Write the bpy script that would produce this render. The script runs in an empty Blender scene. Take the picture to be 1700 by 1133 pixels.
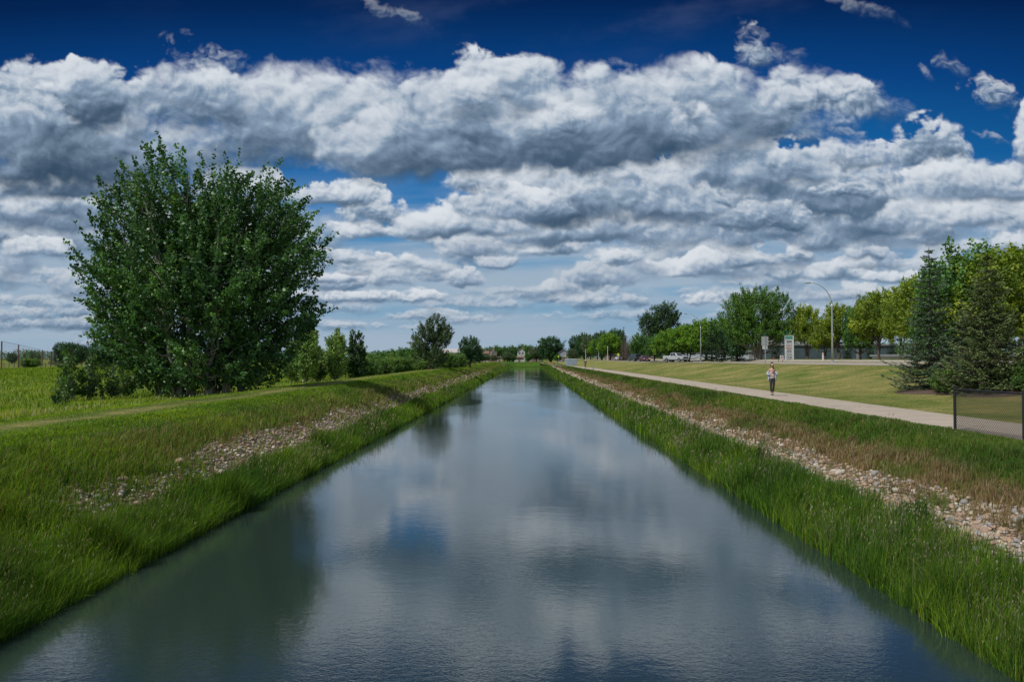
import bpy, bmesh, math, random
import numpy as np
from mathutils import Vector, Matrix
PI = math.pi
R = math.radians
rng = np.random.default_rng(7)
random.seed(7)
scene = bpy.context.scene
COL = scene.collection

# ------------------------------------------------------------------ camera
CAMZ = 3.6                      # eye above the water, standing on a footbridge
F = 1300.0                      # focal length in pixels of a 1700 px wide frame
cam_d = bpy.data.cameras.new('camera')
cam_d.sensor_width = 36.0
cam_d.lens = 36.0 * F / 1700.0
cam_d.clip_start = 0.1
cam_d.clip_end = 9000
cam = bpy.data.objects.new('camera', cam_d)
COL.objects.link(cam)
cam.location = (0, 0, CAMZ)
cam.rotation_euler = (R(90 + 1.28), 0, R(1.06))
scene.camera = cam

# ------------------------------------------------------------------ sun
SUN_EL = 53.0
SUN_DIR = Vector((-0.78, -0.62, 0)).normalized() * math.cos(R(SUN_EL)) + Vector((0, 0, math.sin(R(SUN_EL))))
sd = bpy.data.lights.new('sun', 'SUN')
sd.energy = 3.6
sd.angle = R(0.6)
sd.color = (1.0, 0.95, 0.87)
sun = bpy.data.objects.new('sun', sd)
COL.objects.link(sun)
sun.rotation_euler = SUN_DIR.to_track_quat('Z', 'Y').to_euler()
sun.location = (-40, -40, 90)

scene.view_settings.view_transform = 'Standard'
scene.view_settings.look = 'None'
scene.view_settings.exposure = 0.0
scene.view_settings.gamma = 1.0

# ------------------------------------------------------------------ node expression helper
class E:
    """wraps a socket so that arithmetic builds Math nodes"""
    def __init__(s, nt, sock): s.nt = nt; s.s = sock
    def _m(s, op, *a, clamp=False):
        n = s.nt.nodes.new('ShaderNodeMath'); n.operation = op; n.use_clamp = clamp
        for i, v in enumerate((s,) + a):
            if isinstance(v, E): s.nt.links.new(v.s, n.inputs[i])
            else: n.inputs[i].default_value = float(v)
        return E(s.nt, n.outputs[0])
    def __add__(s, o): return s._m('ADD', o)
    __radd__ = __add__
    def __sub__(s, o): return s._m('SUBTRACT', o)
    def __rsub__(s, o): return (s * -1.0) + o
    def __mul__(s, o): return s._m('MULTIPLY', o)
    __rmul__ = __mul__
    def __truediv__(s, o): return s._m('DIVIDE', o)
    def max(s, o): return s._m('MAXIMUM', o)
    def min(s, o): return s._m('MINIMUM', o)
    def smax(s, o, k): return s._m('SMOOTH_MAX', o, k)
    def pow(s, o): return s._m('POWER', o)
    def exp(s): return s._m('EXPONENT')
    def abs(s): return s._m('ABSOLUTE')
    def atan2(s, o): return s._m('ARCTAN2', o)
    def sqrt(s): return s._m('SQRT')
    def clamp(s): return s._m('ADD', 0.0, clamp=True)
    def step(s, a, b, x0=0.0, x1=1.0):
        n = s.nt.nodes.new('ShaderNodeMapRange'); n.interpolation_type = 'SMOOTHSTEP'
        s.nt.links.new(s.s, n.inputs[0])
        n.inputs[1].default_value = a; n.inputs[2].default_value = b
        n.inputs[3].default_value = x0; n.inputs[4].default_value = x1
        return E(s.nt, n.outputs[0])
def combine(nt, x, y, z=0.0):
    n = nt.nodes.new('ShaderNodeCombineXYZ')
    for i, v in enumerate((x, y, z)):
        if isinstance(v, E): nt.links.new(v.s, n.inputs[i])
        else: n.inputs[i].default_value = float(v)
    return n.outputs[0]
def separate(nt, sock):
    n = nt.nodes.new('ShaderNodeSeparateXYZ'); nt.links.new(sock, n.inputs[0])
    return [E(nt, o) for o in n.outputs]
def noise(nt, vec, scale, detail=5.0, rough=0.5, dims='3D', dist=0.0, color=False, typ=None, lac=2.0):
    n = nt.nodes.new('ShaderNodeTexNoise'); n.noise_dimensions = dims
    if typ: n.noise_type = typ
    nt.links.new(vec, n.inputs['Vector'])
    n.inputs['Scale'].default_value = scale; n.inputs['Detail'].default_value = detail
    n.inputs['Roughness'].default_value = rough; n.inputs['Distortion'].default_value = dist
    n.inputs['Lacunarity'].default_value = lac
    return n.outputs[1] if color else E(nt, n.outputs[0])
def voronoi(nt, vec, scale, detail=0.0, rough=0.5, smooth=1.0, dims='2D'):
    n = nt.nodes.new('ShaderNodeTexVoronoi'); n.voronoi_dimensions = dims; n.feature = 'SMOOTH_F1'
    nt.links.new(vec, n.inputs['Vector'])
    n.inputs['Scale'].default_value = scale
    n.inputs['Detail'].default_value = detail; n.inputs['Roughness'].default_value = rough
    n.inputs['Smoothness'].default_value = smooth
    return E(nt, n.outputs[0])
def mixcol(nt, fac, a, b, mode='MIX'):
    n = nt.nodes.new('ShaderNodeMix'); n.data_type = 'RGBA'; n.blend_type = mode; n.clamp_factor = True
    for idx, v in ((0, fac), (6, a), (7, b)):
        if isinstance(v, E): nt.links.new(v.s, n.inputs[idx])
        elif isinstance(v, bpy.types.NodeSocket): nt.links.new(v, n.inputs[idx])
        elif idx == 0: n.inputs[0].default_value = v
        else: n.inputs[idx].default_value = (v[0], v[1], v[2], 1)
    return n.outputs[2]
# ------------------------------------------------------------------ mesh helpers
def fill_mesh(me, vs, loops, sizes, mats=None, smooth_=False):
    vs = np.ascontiguousarray(vs, dtype=np.float32); loops = np.ascontiguousarray(loops, dtype=np.int32)
    sizes = np.asarray(sizes, dtype=np.int32)
    me.vertices.add(len(vs)); me.vertices.foreach_set('co', vs.ravel())
    me.loops.add(len(loops)); me.loops.foreach_set('vertex_index', loops)
    me.polygons.add(len(sizes))
    st = np.zeros(len(sizes), np.int32); st[1:] = np.cumsum(sizes)[:-1]
    me.polygons.foreach_set('loop_start', st); me.polygons.foreach_set('loop_total', sizes)
    if mats is not None: me.polygons.foreach_set('material_index', np.asarray(mats, np.int32))
    if smooth_: me.polygons.foreach_set('use_smooth', np.ones(len(sizes), bool))
    me.update(calc_edges=True)
def add_color(me, rgba, name='col'):
    a = me.color_attributes.new(name, 'FLOAT_COLOR', 'POINT')
    a.data.foreach_set('color', np.ascontiguousarray(rgba, dtype=np.float32).ravel())
def link(name, me, mat=None, parent=None, loc=None):
    if mat is not None:
        for m in (mat if isinstance(mat, (list, tuple)) else [mat]): me.materials.append(m)
    o = bpy.data.objects.new(name, me); COL.objects.link(o)
    if parent is not None: o.parent = parent
    if loc is not None: o.location = loc
    return o
def tag(o, label=None, cat=None, group=None, kind=None):
    if label: o['label'] = label
    if cat: o['category'] = cat
    if group: o['group'] = group
    if kind: o['kind'] = kind
    return o
def empty(name, loc, label, cat, group=None, rz=0.0):
    o = bpy.data.objects.new(name, None); COL.objects.link(o)
    o.location = loc; o.rotation_euler = (0, 0, rz); o.empty_display_size = 0.3
    return tag(o, label, cat, group)
class MB:
    """collects polygons, links them as ONE mesh object"""
    def __init__(s): s.v = []; s.f = []; s.m = []; s.mi = 0
    def poly(s, pts, faces):
        b = len(s.v); s.v += [tuple(p) for p in pts]
        for f in faces: s.f.append([b + i for i in f]); s.m.append(s.mi)
        return s
    def box(s, x0, x1, y0, y1, z0, z1):
        return s.poly([(x0,y0,z0),(x1,y0,z0),(x1,y1,z0),(x0,y1,z0),(x0,y0,z1),(x1,y0,z1),(x1,y1,z1),(x0,y1,z1)],
                      [(0,3,2,1),(4,5,6,7),(0,1,5,4),(1,2,6,5),(2,3,7,6),(3,0,4,7)])
    def tube(s, pts, rad, n=8, cap=True):
        pts = [Vector(p) for p in pts]; rs = rad if isinstance(rad, (list, tuple)) else [rad] * len(pts)
        b = len(s.v); up = None
        for i, p in enumerate(pts):
            d = (pts[min(i + 1, len(pts) - 1)] - pts[max(i - 1, 0)]).normalized()
            if up is None: up = Vector((1, 0, 0)) if abs(d.x) < .9 else Vector((0, 1, 0))
            a = d.cross(up).normalized(); c = d.cross(a).normalized(); up = -d.cross(a).normalized() if False else up
            for k in range(n):
                t = 2 * PI * k / n
                s.v.append(tuple(p + (a * math.cos(t) + c * math.sin(t)) * rs[i]))
        for i in range(len(pts) - 1):
            for k in range(n):
                k2 = (k + 1) % n
                s.f.append([b + i * n + k, b + i * n + k2, b + (i + 1) * n + k2, b + (i + 1) * n + k]); s.m.append(s.mi)
        if cap:
            s.f.append([b + k for k in range(n)][::-1]); s.m.append(s.mi)
            s.f.append([b + (len(pts) - 1) * n + k for k in range(n)]); s.m.append(s.mi)
        return s
    def prism(s, prof, y0, y1, axis='y'):
        """prof: list of (a, b); extruded along axis"""
        n = len(prof)
        def P(a, b, t): return (a, t, b) if axis == 'y' else ((t, a, b) if axis == 'x' else (a, b, t))
        return s.poly([P(a, b, y0) for a, b in prof] + [P(a, b, y1) for a, b in prof],
                      [tuple(range(n)), tuple(range(n, 2 * n))[::-1]] + [(i, i + n, (i + 1) % n + n, (i + 1) % n) for i in range(n)])
    def build(s, name, mat, parent=None, bevel=0.0, sm=False, loc=None, fix=True):
        me = bpy.data.meshes.new(name)
        me.from_pydata(s.v, [], s.f)
        if fix:
            bm = bmesh.new(); bm.from_mesh(me); bmesh.ops.recalc_face_normals(bm, faces=bm.faces)
            if bevel: bmesh.ops.bevel(bm, geom=[e for e in bm.edges if len(e.link_faces) == 2 and e.calc_face_angle(0) > 0.5], offset=bevel, segments=1, affect='EDGES', profile=.7)
            bm.to_mesh(me); bm.free()
        if sm:
            for p in me.polygons: p.use_smooth = True
        return link(name, me, mat, parent, loc)
def copy_thing(root, loc, rz=None, label=None, group=None, scale=None, mats=None):
    """a copy of a thing with copies of its parts and sub-parts (mesh data shared)"""
    def cp(o, par):
        c = o.copy(); COL.objects.link(c); c.parent = par
        for ch in KIDS.get(o.name, []): cp(ch, c)
        return c
    r = cp(root, None)
    r.location = loc
    if rz is not None: r.rotation_euler = (0, 0, rz)
    if label: r['label'] = label
    if group: r['group'] = group
    elif 'group' in r: del r['group']
    if scale is not None: r.scale = scale if isinstance(scale, (tuple, list)) else (scale,) * 3
    return r
KIDS = {}
def reg_kids():
    KIDS.clear()
    for o in bpy.data.objects:
        if o.parent: KIDS.setdefault(o.parent.name, []).append(o)

# ------------------------------------------------------------------ materials
def mat(name, col, rough=0.6, metal=0.0, spec=0.5, bump=None, var=None, coat=0.0, alpha=None):
    """var: (scale, other colour, threshold low, high); bump: (scale, strength)"""
    m = bpy.data.materials.new(name); m.use_nodes = True
    t = m.node_tree; b = t.nodes['Principled BSDF']
    b.inputs['Base Color'].default_value = (*col, 1); b.inputs['Roughness'].default_value = rough
    b.inputs['Metallic'].default_value = metal; b.inputs['Specular IOR Level'].default_value = spec
    b.inputs['Coat Weight'].default_value = coat
    g = t.nodes.new('ShaderNodeTexCoord')
    if var is None: var = (3.0, tuple(c * 0.82 for c in col), 0.35, 0.7)
    n = noise(t, g.outputs['Object'], var[0], 5.0, 0.6)
    t.links.new(mixcol(t, n.step(var[2], var[3]), col, var[1]), b.inputs['Base Color'])
    if bump:
        bn = t.nodes.new('ShaderNodeBump'); bn.inputs['Strength'].default_value = bump[1]; bn.inputs['Distance'].default_value = 0.02
        t.links.new(noise(t, g.outputs['Object'], bump[0], 4.0).s, bn.inputs['Height']); t.links.new(bn.outputs[0], b.inputs['Normal'])
    return m
def leaf_mat(name, tint=(1, 1, 1), trans=0.35, rough=0.5, spec=0.25):
    """leaf colour from the mesh's own 'col' attribute times a tint"""
    m = bpy.data.materials.new(name); m.use_nodes = True
    t = m.node_tree; t.nodes.clear()
    o = t.nodes.new('ShaderNodeOutputMaterial')
    a = t.nodes.new('ShaderNodeAttribute'); a.attribute_name = 'col'
    c = mixcol(t, 1.0, a.outputs['Color'], tint, 'MULTIPLY')
    d = t.nodes.new('ShaderNodeBsdfPrincipled'); d.inputs['Roughness'].default_value = rough
    d.inputs['Specular IOR Level'].default_value = spec
    tr = t.nodes.new('ShaderNodeBsdfTranslucent')
    t.links.new(c, d.inputs['Base Color'])
    t.links.new(mixcol(t, 1.0, c, (1.25, 1.35, 0.5), 'MULTIPLY'), tr.inputs[0])
    mx = t.nodes.new('ShaderNodeMixShader'); mx.inputs[0].default_value = trans
    t.links.new(d.outputs[0], mx.inputs[1]); t.links.new(tr.outputs[0], mx.inputs[2])
    t.links.new(mx.outputs[0], o.inputs[0])
    return m
# ------------------------------------------------------------------ noise in numpy
def _h(ix, iy, seed):
    h = (ix.astype(np.int64) * 374761393 + iy.astype(np.int64) * 668265263 + seed * 1274126177) & 0xffffffff
    h = ((h ^ (h >> 13)) * 1274126177) & 0xffffffff
    return (h ^ (h >> 16)) & 0xffffffff
def perlin(x, y, seed=0):
    x0 = np.floor(x); y0 = np.floor(y); fx = x - x0; fy = y - y0
    x0 = x0.astype(np.int64); y0 = y0.astype(np.int64)
    ux = fx * fx * fx * (fx * (fx * 6 - 15) + 10); uy = fy * fy * fy * (fy * (fy * 6 - 15) + 10)
    def g(ix, iy, dx, dy):
        a = _h(ix, iy, seed) * (2 * PI / 4294967296.0)
        return np.cos(a) * dx + np.sin(a) * dy
    n00 = g(x0, y0, fx, fy); n10 = g(x0 + 1, y0, fx - 1, fy)
    n01 = g(x0, y0 + 1, fx, fy - 1); n11 = g(x0 + 1, y0 + 1, fx - 1, fy - 1)
    return ((n00 * (1 - ux) + n10 * ux) * (1 - uy) + (n01 * (1 - ux) + n11 * ux) * uy) * 1.41
def fbm(x, y, seed=0, octs=5, rough=0.5):
    a = 1.0; s = 0; t = 0
    for o in range(octs):
        s = s + a * perlin(x, y, seed + o * 17); t += a * a
        x = x * 2.03 + 11.3; y = y * 2.03 + 5.7; a *= rough
    return s / math.sqrt(t)
def worley(x, y, seed=0):
    x0 = np.floor(x).astype(np.int64); y0 = np.floor(y).astype(np.int64)
    best = np.full(x.shape, 9.0)
    for i in (-1, 0, 1):
        for j in (-1, 0, 1):
            h = _h(x0 + i, y0 + j, seed)
            px = x0 + i + (h & 0xffff) / 65535.0; py = y0 + j + (h >> 16) / 65535.0
            best = np.minimum(best, (px - x) ** 2 + (py - y) ** 2)
    return best
def puffs(x, y, seed, octs=3):
    """rounded cauliflower heads, about 0..1"""
    s = 0; a = 1.0; t = 0
    for o in range(octs):
        s = s + a * np.clip(1 - worley(x, y, seed + 31 * o) * 1.35, 0, 1); t += a
        x = x * 2.1 + 3.1; y = y * 2.1 + 7.7; a *= 0.52
    return s / t
def smooth(x, a, b):
    t = np.clip((x - a) / (b - a), 0, 1)
    return t * t * (3 - 2 * t)

# ------------------------------------------------------------------ the sky dome's colours
def s2l(c):
    c = np.asarray(c, float) / 255.0
    return np.where(c <= 0.04045, c / 12.92, ((c + 0.055) / 1.055) ** 2.4)
def paint_sky(PX, PY):
    """PX, PY: grid of directions as columns / rows of the view towards +Y. Returns linear RGB"""
    shp = PX.shape
    xs = PX[0]; ys = PY[:, 0]
    # clear air
    ky = np.array([-250, 0, 120, 280, 330, 470, 540, 600, 640.])
    cols = s2l([[0, 16, 48], [4, 38, 86], [10, 66, 130], [24, 102, 166], [38, 116, 178], [104, 156, 192], [132, 166, 192], [146, 172, 193], [146, 172, 193]])
    img = np.stack([np.interp(PY, ky, cols[:, c]) for c in range(3)], -1)
    side = smooth(np.abs(PX - 800), 500, 1300)
    img *= (1 - 0.30 * side * smooth(PY, 420, 150))[..., None]
    # thin high veils: long streaks low down, a faint sheet high up
    v = fbm(PX / 420, PY / 42 + PX / 2600, 5, 6, 0.55)
    va = smooth(v, -0.95, 0.45) * smooth(PY, 250, 450) * 0.92
    vc = s2l([160, 178, 196])
    img += (vc - img) * va[..., None]
    v = fbm(PX / 300 + 4, PY / 60 + PX / 900, 15, 5, 0.55)
    va = smooth(v, 0.35, 1.0) * smooth(PY, 470, 500) * 0.6
    img += (s2l([104, 132, 158]) - img) * va[..., None]
    v = fbm(PX / 330, PY / 120 + PX / 1500, 25, 6, 0.6)
    va = smooth(v, -0.2, 1.2) * smooth(PY, 140, 0) * 0.34 * np.exp(-((PX - 950) / 430) ** 2)
    img += (s2l([90, 105, 140]) - img) * va[..., None]
    BR = s2l([222, 227, 233]); MD = s2l([136, 157, 180]); DK = s2l([58, 84, 110])

    HM = np.ones(shp)
    wxx = fbm(PX / 46, PY / 34, 501, 5, .6) * 0.42 + (puffs(PX / 30, PY / 24, 502, 3) - .4) * 1.1
    for (gx, gy, ga, gb) in ((535, 278, 62, 24), (688, 325, 46, 24), (1285, 412, 42, 16), (842, 467, 60, 11), (1330, 235, 60, 16), (1500, 205, 50, 40)):
        q = np.sqrt(((PX - gx) / ga) ** 2 + ((PY - gy) / gb) ** 2) + wxx
        HM *= smooth(q, .75, 1.15)
    def cloud(cx, cy, a, up, lo, seed, sc=1.0, bright=1.0, dark=1.0, ragged=1.0, opac=1.0, flat=1.0, tilt=0.0, blobs=None, soft=1.0, base=0.0, bank=False):
        """one cumulus: rounded heads over a flat grey base. cx, cy: centre; a: half width; up / lo: height above and below"""
        m = 2.0 * max(up, lo) * 0.55 + 24
        ix0 = np.searchsorted(xs, cx - a * 1.45 - m); ix1 = np.searchsorted(xs, cx + a * 1.45 + m)
        iy0 = np.searchsorted(ys, cy - up * 1.6 - m); iy1 = np.searchsorted(ys, cy + lo * 1.6 + m * 0.6)
        if ix1 - ix0 < 3 or iy1 - iy0 < 3: return
        X_ = PX[iy0:iy1, ix0:ix1]; Y_ = PY[iy0:iy1, ix0:ix1]
        k = 60.0 * sc                                      # size of the largest heads
        wx = fbm(X_ / (k * 1.6) + seed, Y_ / (k * 1.2), seed + 3, 3) * k * 0.24 * ragged
        wy = fbm(X_ / (k * 1.6) + seed + 9, Y_ / (k * 1.2) + 4, seed + 4, 3) * k * 0.16 * ragged
        def field(dx, dy, detail=True):
            x = X_ + wx + dx; y = Y_ + wy + dy
            S = np.full(x.shape, -3.0)
            for (bx, by, ba, bu, bl) in (blobs or [(0, 0, a, up, lo)]):
                du = (x - cx - bx) / ba
                dv = (cy + by - y) - tilt * (x - cx)
                dv = np.where(dv > 0, dv / bu, -dv / bl)
                f = 1 - du * du - np.abs(dv) ** (2.0)
                S = np.where(np.abs(S - f) < .5, np.maximum(S, f) + (0.5 - np.abs(S - f)) ** 2 * 0.25 / 0.5, np.maximum(S, f))
            P = puffs(x / k + seed * 1.3, y / (k * 0.86), seed, 4 if detail else 1) - 0.42
            N = fbm(x / (k * .9) + seed, y / (k * .7), seed + 50, 6 if detail else 3, 0.6)
            N2 = fbm(x / (k * 2.3) + 3, y / (k * 2.0), 777, 2)
            return S + (P * 0.95 + N * 0.42 + N2 * 0.62) * ragged
        f0 = field(0, 0)
        sv = fbm(X_ / (k * 1.9) + 5, Y_ / (k * 1.5), seed + 90, 3)
        below = smooth(Y_, cy - up * .2, cy + lo)
        wide = np.clip(0.72 + sv * 0.9 + below * .8, 0.16, 2.6) * soft
        alpha = smooth(f0 / wide, -0.08, 0.80) * opac * (1 if bank else HM[iy0:iy1, ix0:ix1])
        d = k * 0.16
        f1 = field(-d * .45, -d * .8, True)
        f2 = field(-d * 2.0, -d * 3.4, False)
        f3 = field(-d * 3, -d * 7, False)
        tau = np.clip(f2, 0, 2) * 0.55 + np.clip(f3, 0, 2) * 0.55
        emb = np.clip((f0 - f1) * 1.25, -0.45, 0.6)             # slopes facing the sun
        h = np.clip(((cy - Y_ - wy - fbm(X_ / (a * .5 + 20), Y_ / (up * 1.2), seed + 33, 3) * up * .55) / up) * 0.55 + 0.35 + 0.20 * (1 - flat), 0, 1)
        tone = 0.44 * np.exp(-tau * 1.0) + 0.60 * h + 0.56 * emb - 0.08
        tone += fbm(X_ / (k * 2.2), Y_ / (k * 1.1), seed + 70, 4) * 0.17 + base
        tone = (0.5 + 0.54 * np.tanh((tone - 0.5) * 1.75))[..., None]
        tone = np.clip(tone, 0, 1)
        c = np.where(tone < .5, DK * dark + (MD - DK * dark) * (tone * 2), MD + (BR * bright - MD) * (tone * 2 - 1))
        I = img[iy0:iy1, ix0:ix1]
        I += (c - I) * alpha[..., None]

    r = np.random.default_rng(11)
    # far rows low over the horizon
    for row, (y0, n, aa, uu, op) in enumerate([(540, 24, 60, 7, .5), (518, 30, 56, 10, .7), (498, 32, 56, 14, .8), (476, 28, 60, 20, .9), (452, 22, 62, 28, .95), (426, 15, 60, 42, .95), (394, 12, 70, 56, 1), (360, 9, 90, 62, 1)]):
        for i in range(n):
            cx = -450 + (i + r.random()) * 2700 / n
            cy = y0 + r.normal() * (6 + 9 * (row > 2))
            # blue gaps of the photograph stay open
            hole = False
            for (gx, gy, gr) in ((530, 280, 90), (685, 325, 80), (840, 466, 46), (1095, 368, 26), (1283, 412, 34), (1120, 510, 50), (900, 570, 160)):
                if abs(cx - gx) < gr and abs(cy - 10 - gy) < gr * .42: hole = True
            if hole: continue
            a = aa * r.uniform(.6, 1.35); u = uu * r.uniform(.6, 1.4)
            cloud(cx, cy, a, u, u * .55, 100 + row * 40 + i, sc=u / 44 + .10, opac=op * r.uniform(.7, 1), bright=.90, dark=1.30 + .05 * (8 - row), flat=1, ragged=1.15, soft=r.uniform(.8, 2.4), base=r.uniform(-.20, .06))
    for i in range(26):
        cx = r.uniform(-400, 420); cy = r.uniform(330, 575)
        q = (600 - cy) / 250
        cloud(cx, cy, r.uniform(70, 170), 9 + 24 * q, 5 + 14 * q, 300 + i, sc=.25 + .5 * q, opac=.85, dark=1.15, bright=.85, ragged=1.0, soft=1.6, base=-.22)
    for i in range(22):
        cx = r.uniform(450, 1800); cy = r.uniform(470, 545)
        q = (600 - cy) / 250
        cloud(cx, cy, r.uniform(60, 170), 6 + 12 * q, 4 + 9 * q, 340 + i, sc=.25 + .4 * q, opac=.6, dark=1.55, bright=.9, ragged=1.3, soft=2.6, base=-.12)
    # clear hand-placed ones low down
    for j, (cx, cy, a, u, l) in enumerate([(1166, 500, 34, 17, 8), (1155, 452, 66, 30, 12), (1232, 432, 60, 26, 12), (1322, 424, 24, 15, 11), (1395, 452, 56, 26, 10), (1040, 428, 60, 22, 10),
            (640, 494, 110, 13, 8), (560, 462, 60, 14, 9), (60, 412, 70, 24, 12), (640, 440, 60, 24, 12), (760, 395, 90, 28, 14), (900, 412, 80, 24, 12), (600, 385, 60, 24, 12)]):
        cloud(cx, cy, a, u, l, 700 + j, sc=u / 34, bright=.97, dark=1.2, base=.10)
    for i in range(34):
        cx = r.uniform(420, 1800); cy = r.uniform(375, 470); q = (600 - cy) / 220
        cloud(cx, cy, r.uniform(26, 60), 22 * q + r.uniform(0, 10), 12 * q, 380 + i, sc=.35 + .3 * q, opac=r.uniform(.6, .95), dark=1.25, bright=.97, ragged=1.1, soft=r.uniform(.8, 1.8), base=r.uniform(-.1, .12))
    # middle distance
    for j, (cx, cy, a, u, l, kw) in enumerate([
            (30, 345, 190, 34, 20, {}), (90, 310, 200, 30, 22, dict(dark=1.0)), (-260, 320, 220, 70, 30, {}),
            (610, 352, 50, 34, 20, dict(sc=.5, base=.12)), (575, 306, 56, 12, 9, dict(sc=.4, base=.1)), (790, 352, 80, 34, 20, dict(sc=.6)),
            (1010, 385, 230, 34, 22, {}), (900, 305, 120, 34, 24, dict(sc=.7, base=.16)), (1010, 285, 110, 34, 24, dict(sc=.7, base=.2)), (560, 325, 80, 20, 16, dict(sc=.6, base=.05)), (770, 375, 110, 34, 20, {}), (820, 305, 80, 26, 20, dict(sc=.7)), (410, 320, 90, 36, 24, {}), (1300, 395, 160, 60, 24, {}), (1480, 372, 150, 40, 20, {}), (1640, 360, 150, 30, 16, {}), (1950, 380, 260, 90, 40, {}),
            (1180, 330, 160, 64, 40, {}), (1360, 330, 130, 80, 36, dict(base=.04)), (1440, 262, 90, 24, 20, dict(sc=.6, opac=.85, base=.08)),
            (1540, 250, 56, 46, 60, dict(sc=.7, base=.05)), (1270, 365, 80, 24, 14, dict(sc=.6, base=-.28)), (1250, 285, 120, 50, 40, {}),
            (1630, 322, 150, 50, 18, dict(sc=1.0)), (1730, 250, 44, 84, 60, dict(sc=.8)), (990, 345, 200, 58, 28, dict(sc=1.0, dark=.92, base=-.10)), (850, 350, 90, 40, 18, dict(sc=.8)), (1270, 370, 90, 26, 16, dict(sc=.6, base=-.3)), (1400, 320, 46, 14, 10, dict(sc=.4, base=-.2))]):
        kw = dict(dict(sc=1.0, dark=1.12), **kw)
        u = u * 1.18
        cloud(cx, cy, a, u, l, 820 + j, **kw)
    # torn shreds on the dark blue to the right
    for j, (cx, cy, a, u, l, o) in enumerate([(1655, 165, 44, 24, 18, .8), (1578, 108, 22, 14, 10, .5), (1535, 122, 14, 8, 7, .35), (1640, 230, 24, 7, 6, .5), (1400, 222, 24, 12, 10, .4), (1255, 85, 30, 34, 26, .75), (1300, 95, 46, 22, 22, .30), (350, 95, 70, 22, 22, .5), (305, 48, 9, 8, 7, .16), (1440, 15, 60, 14, 10, .28), (660, 20, 46, 14, 10, .3)]):
        cloud(cx, cy, a, u, l, 900 + j, sc=.42, opac=o, ragged=2.1, soft=3.0, base=.05, bright=.85, tilt=-.35)
    # the great bank across the top
    cloud(1400, 165, 110, 42, 34, 951, sc=.8, opac=.85, ragged=1.35, soft=2.0, base=-.06, tilt=-.25, bank=True)
    cloud(1310, 190, 130, 60, 44, 952, sc=1.0, opac=.95, ragged=1.3, soft=1.6, base=-.08, bank=True)
    cloud(130, 260, 330, 110, 60, 955, sc=1.5, dark=.80, base=-.22, blobs=[(0, 0, 330, 80, 56), (-260, -40, 300, 120, 80)], bank=True)
    cloud(400, 222, 190, 105, 58, 953, sc=1.3, dark=1.0, base=-.06, soft=1.3, bank=True)
    cloud(300, 170, 130, 60, 50, 954, sc=1.0, base=-.08, soft=1.4, bank=True)
    cloud(100, 165, 180, 80, 56, 957, sc=1.1, dark=.85, base=-.06, soft=.8, bank=True)
    cloud(-150, 190, 200, 90, 60, 958, sc=1.3, dark=.9, bank=True)
    cloud(1150, 205, 190, 96, 60, 960, sc=1.25, base=-.06, soft=1.2, bank=True)
    cloud(1040, 230, 150, 80, 50, 962, sc=1.1, dark=.9, base=-.08, bank=True)
    cloud(620, 215, 210, 110, 52, 963, sc=1.4, base=-.04, soft=1.3, bank=True)
    cloud(850, 235, 300, 150, 62, 966, sc=1.5, dark=.88, base=-.08, soft=.75, blobs=[(-50, -8, 150, 128, 66), (120, 0, 200, 112, 56), (-190, 20, 130, 86, 48)], bank=True)
    cloud(825, 150, 105, 72, 50, 983, sc=1.1, base=.02, soft=.8, bank=True)
    cloud(930, 205, 70, 50, 36, 969, sc=.8, base=.14, soft=1.5, opac=.9, bank=True)
    cloud(780, 165, 60, 50, 40, 974, sc=.8, base=.10, soft=1.6, opac=.85, bank=True)
    return img
# ------------------------------------------------------------------ world: Nishita air with a thin broken cloud sheet overhead and behind
world = bpy.data.worlds.new('World')
scene.world = world
world.use_nodes = True
nt = world.node_tree
nt.nodes.clear()
wo = nt.nodes.new('ShaderNodeOutputWorld')
bg = nt.nodes.new('ShaderNodeBackground')
SKY_STRENGTH = 0.08
bg.inputs[1].default_value = SKY_STRENGTH
nt.links.new(bg.outputs[0], wo.inputs[0])
sky = nt.nodes.new('ShaderNodeTexSky')
sky.sky_type = 'NISHITA'; sky.sun_disc = False
sky.sun_elevation = R(SUN_EL); sky.sun_rotation = math.atan2(SUN_DIR.x, SUN_DIR.y)
sky.altitude = 1000; sky.air_density = 1.0; sky.dust_density = 0.6; sky.ozone_density = 2.0
tc = nt.nodes.new('ShaderNodeTexCoord')
X, Y, Z = separate(nt, tc.outputs['Generated'])
pb = combine(nt, X / (Z.max(0.0) + 0.25), Y / (Z.max(0.0) + 0.25))
nb = noise(nt, pb, 1.6, 4.0, 0.5, '2D')
kk = 1.0 / SKY_STRENGTH
col = mixcol(nt, nb.step(0.40, 0.62) * 0.85, sky.outputs[0], (0.40 * kk, 0.43 * kk, 0.47 * kk))
nt.links.new(col, bg.inputs[0])

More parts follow.
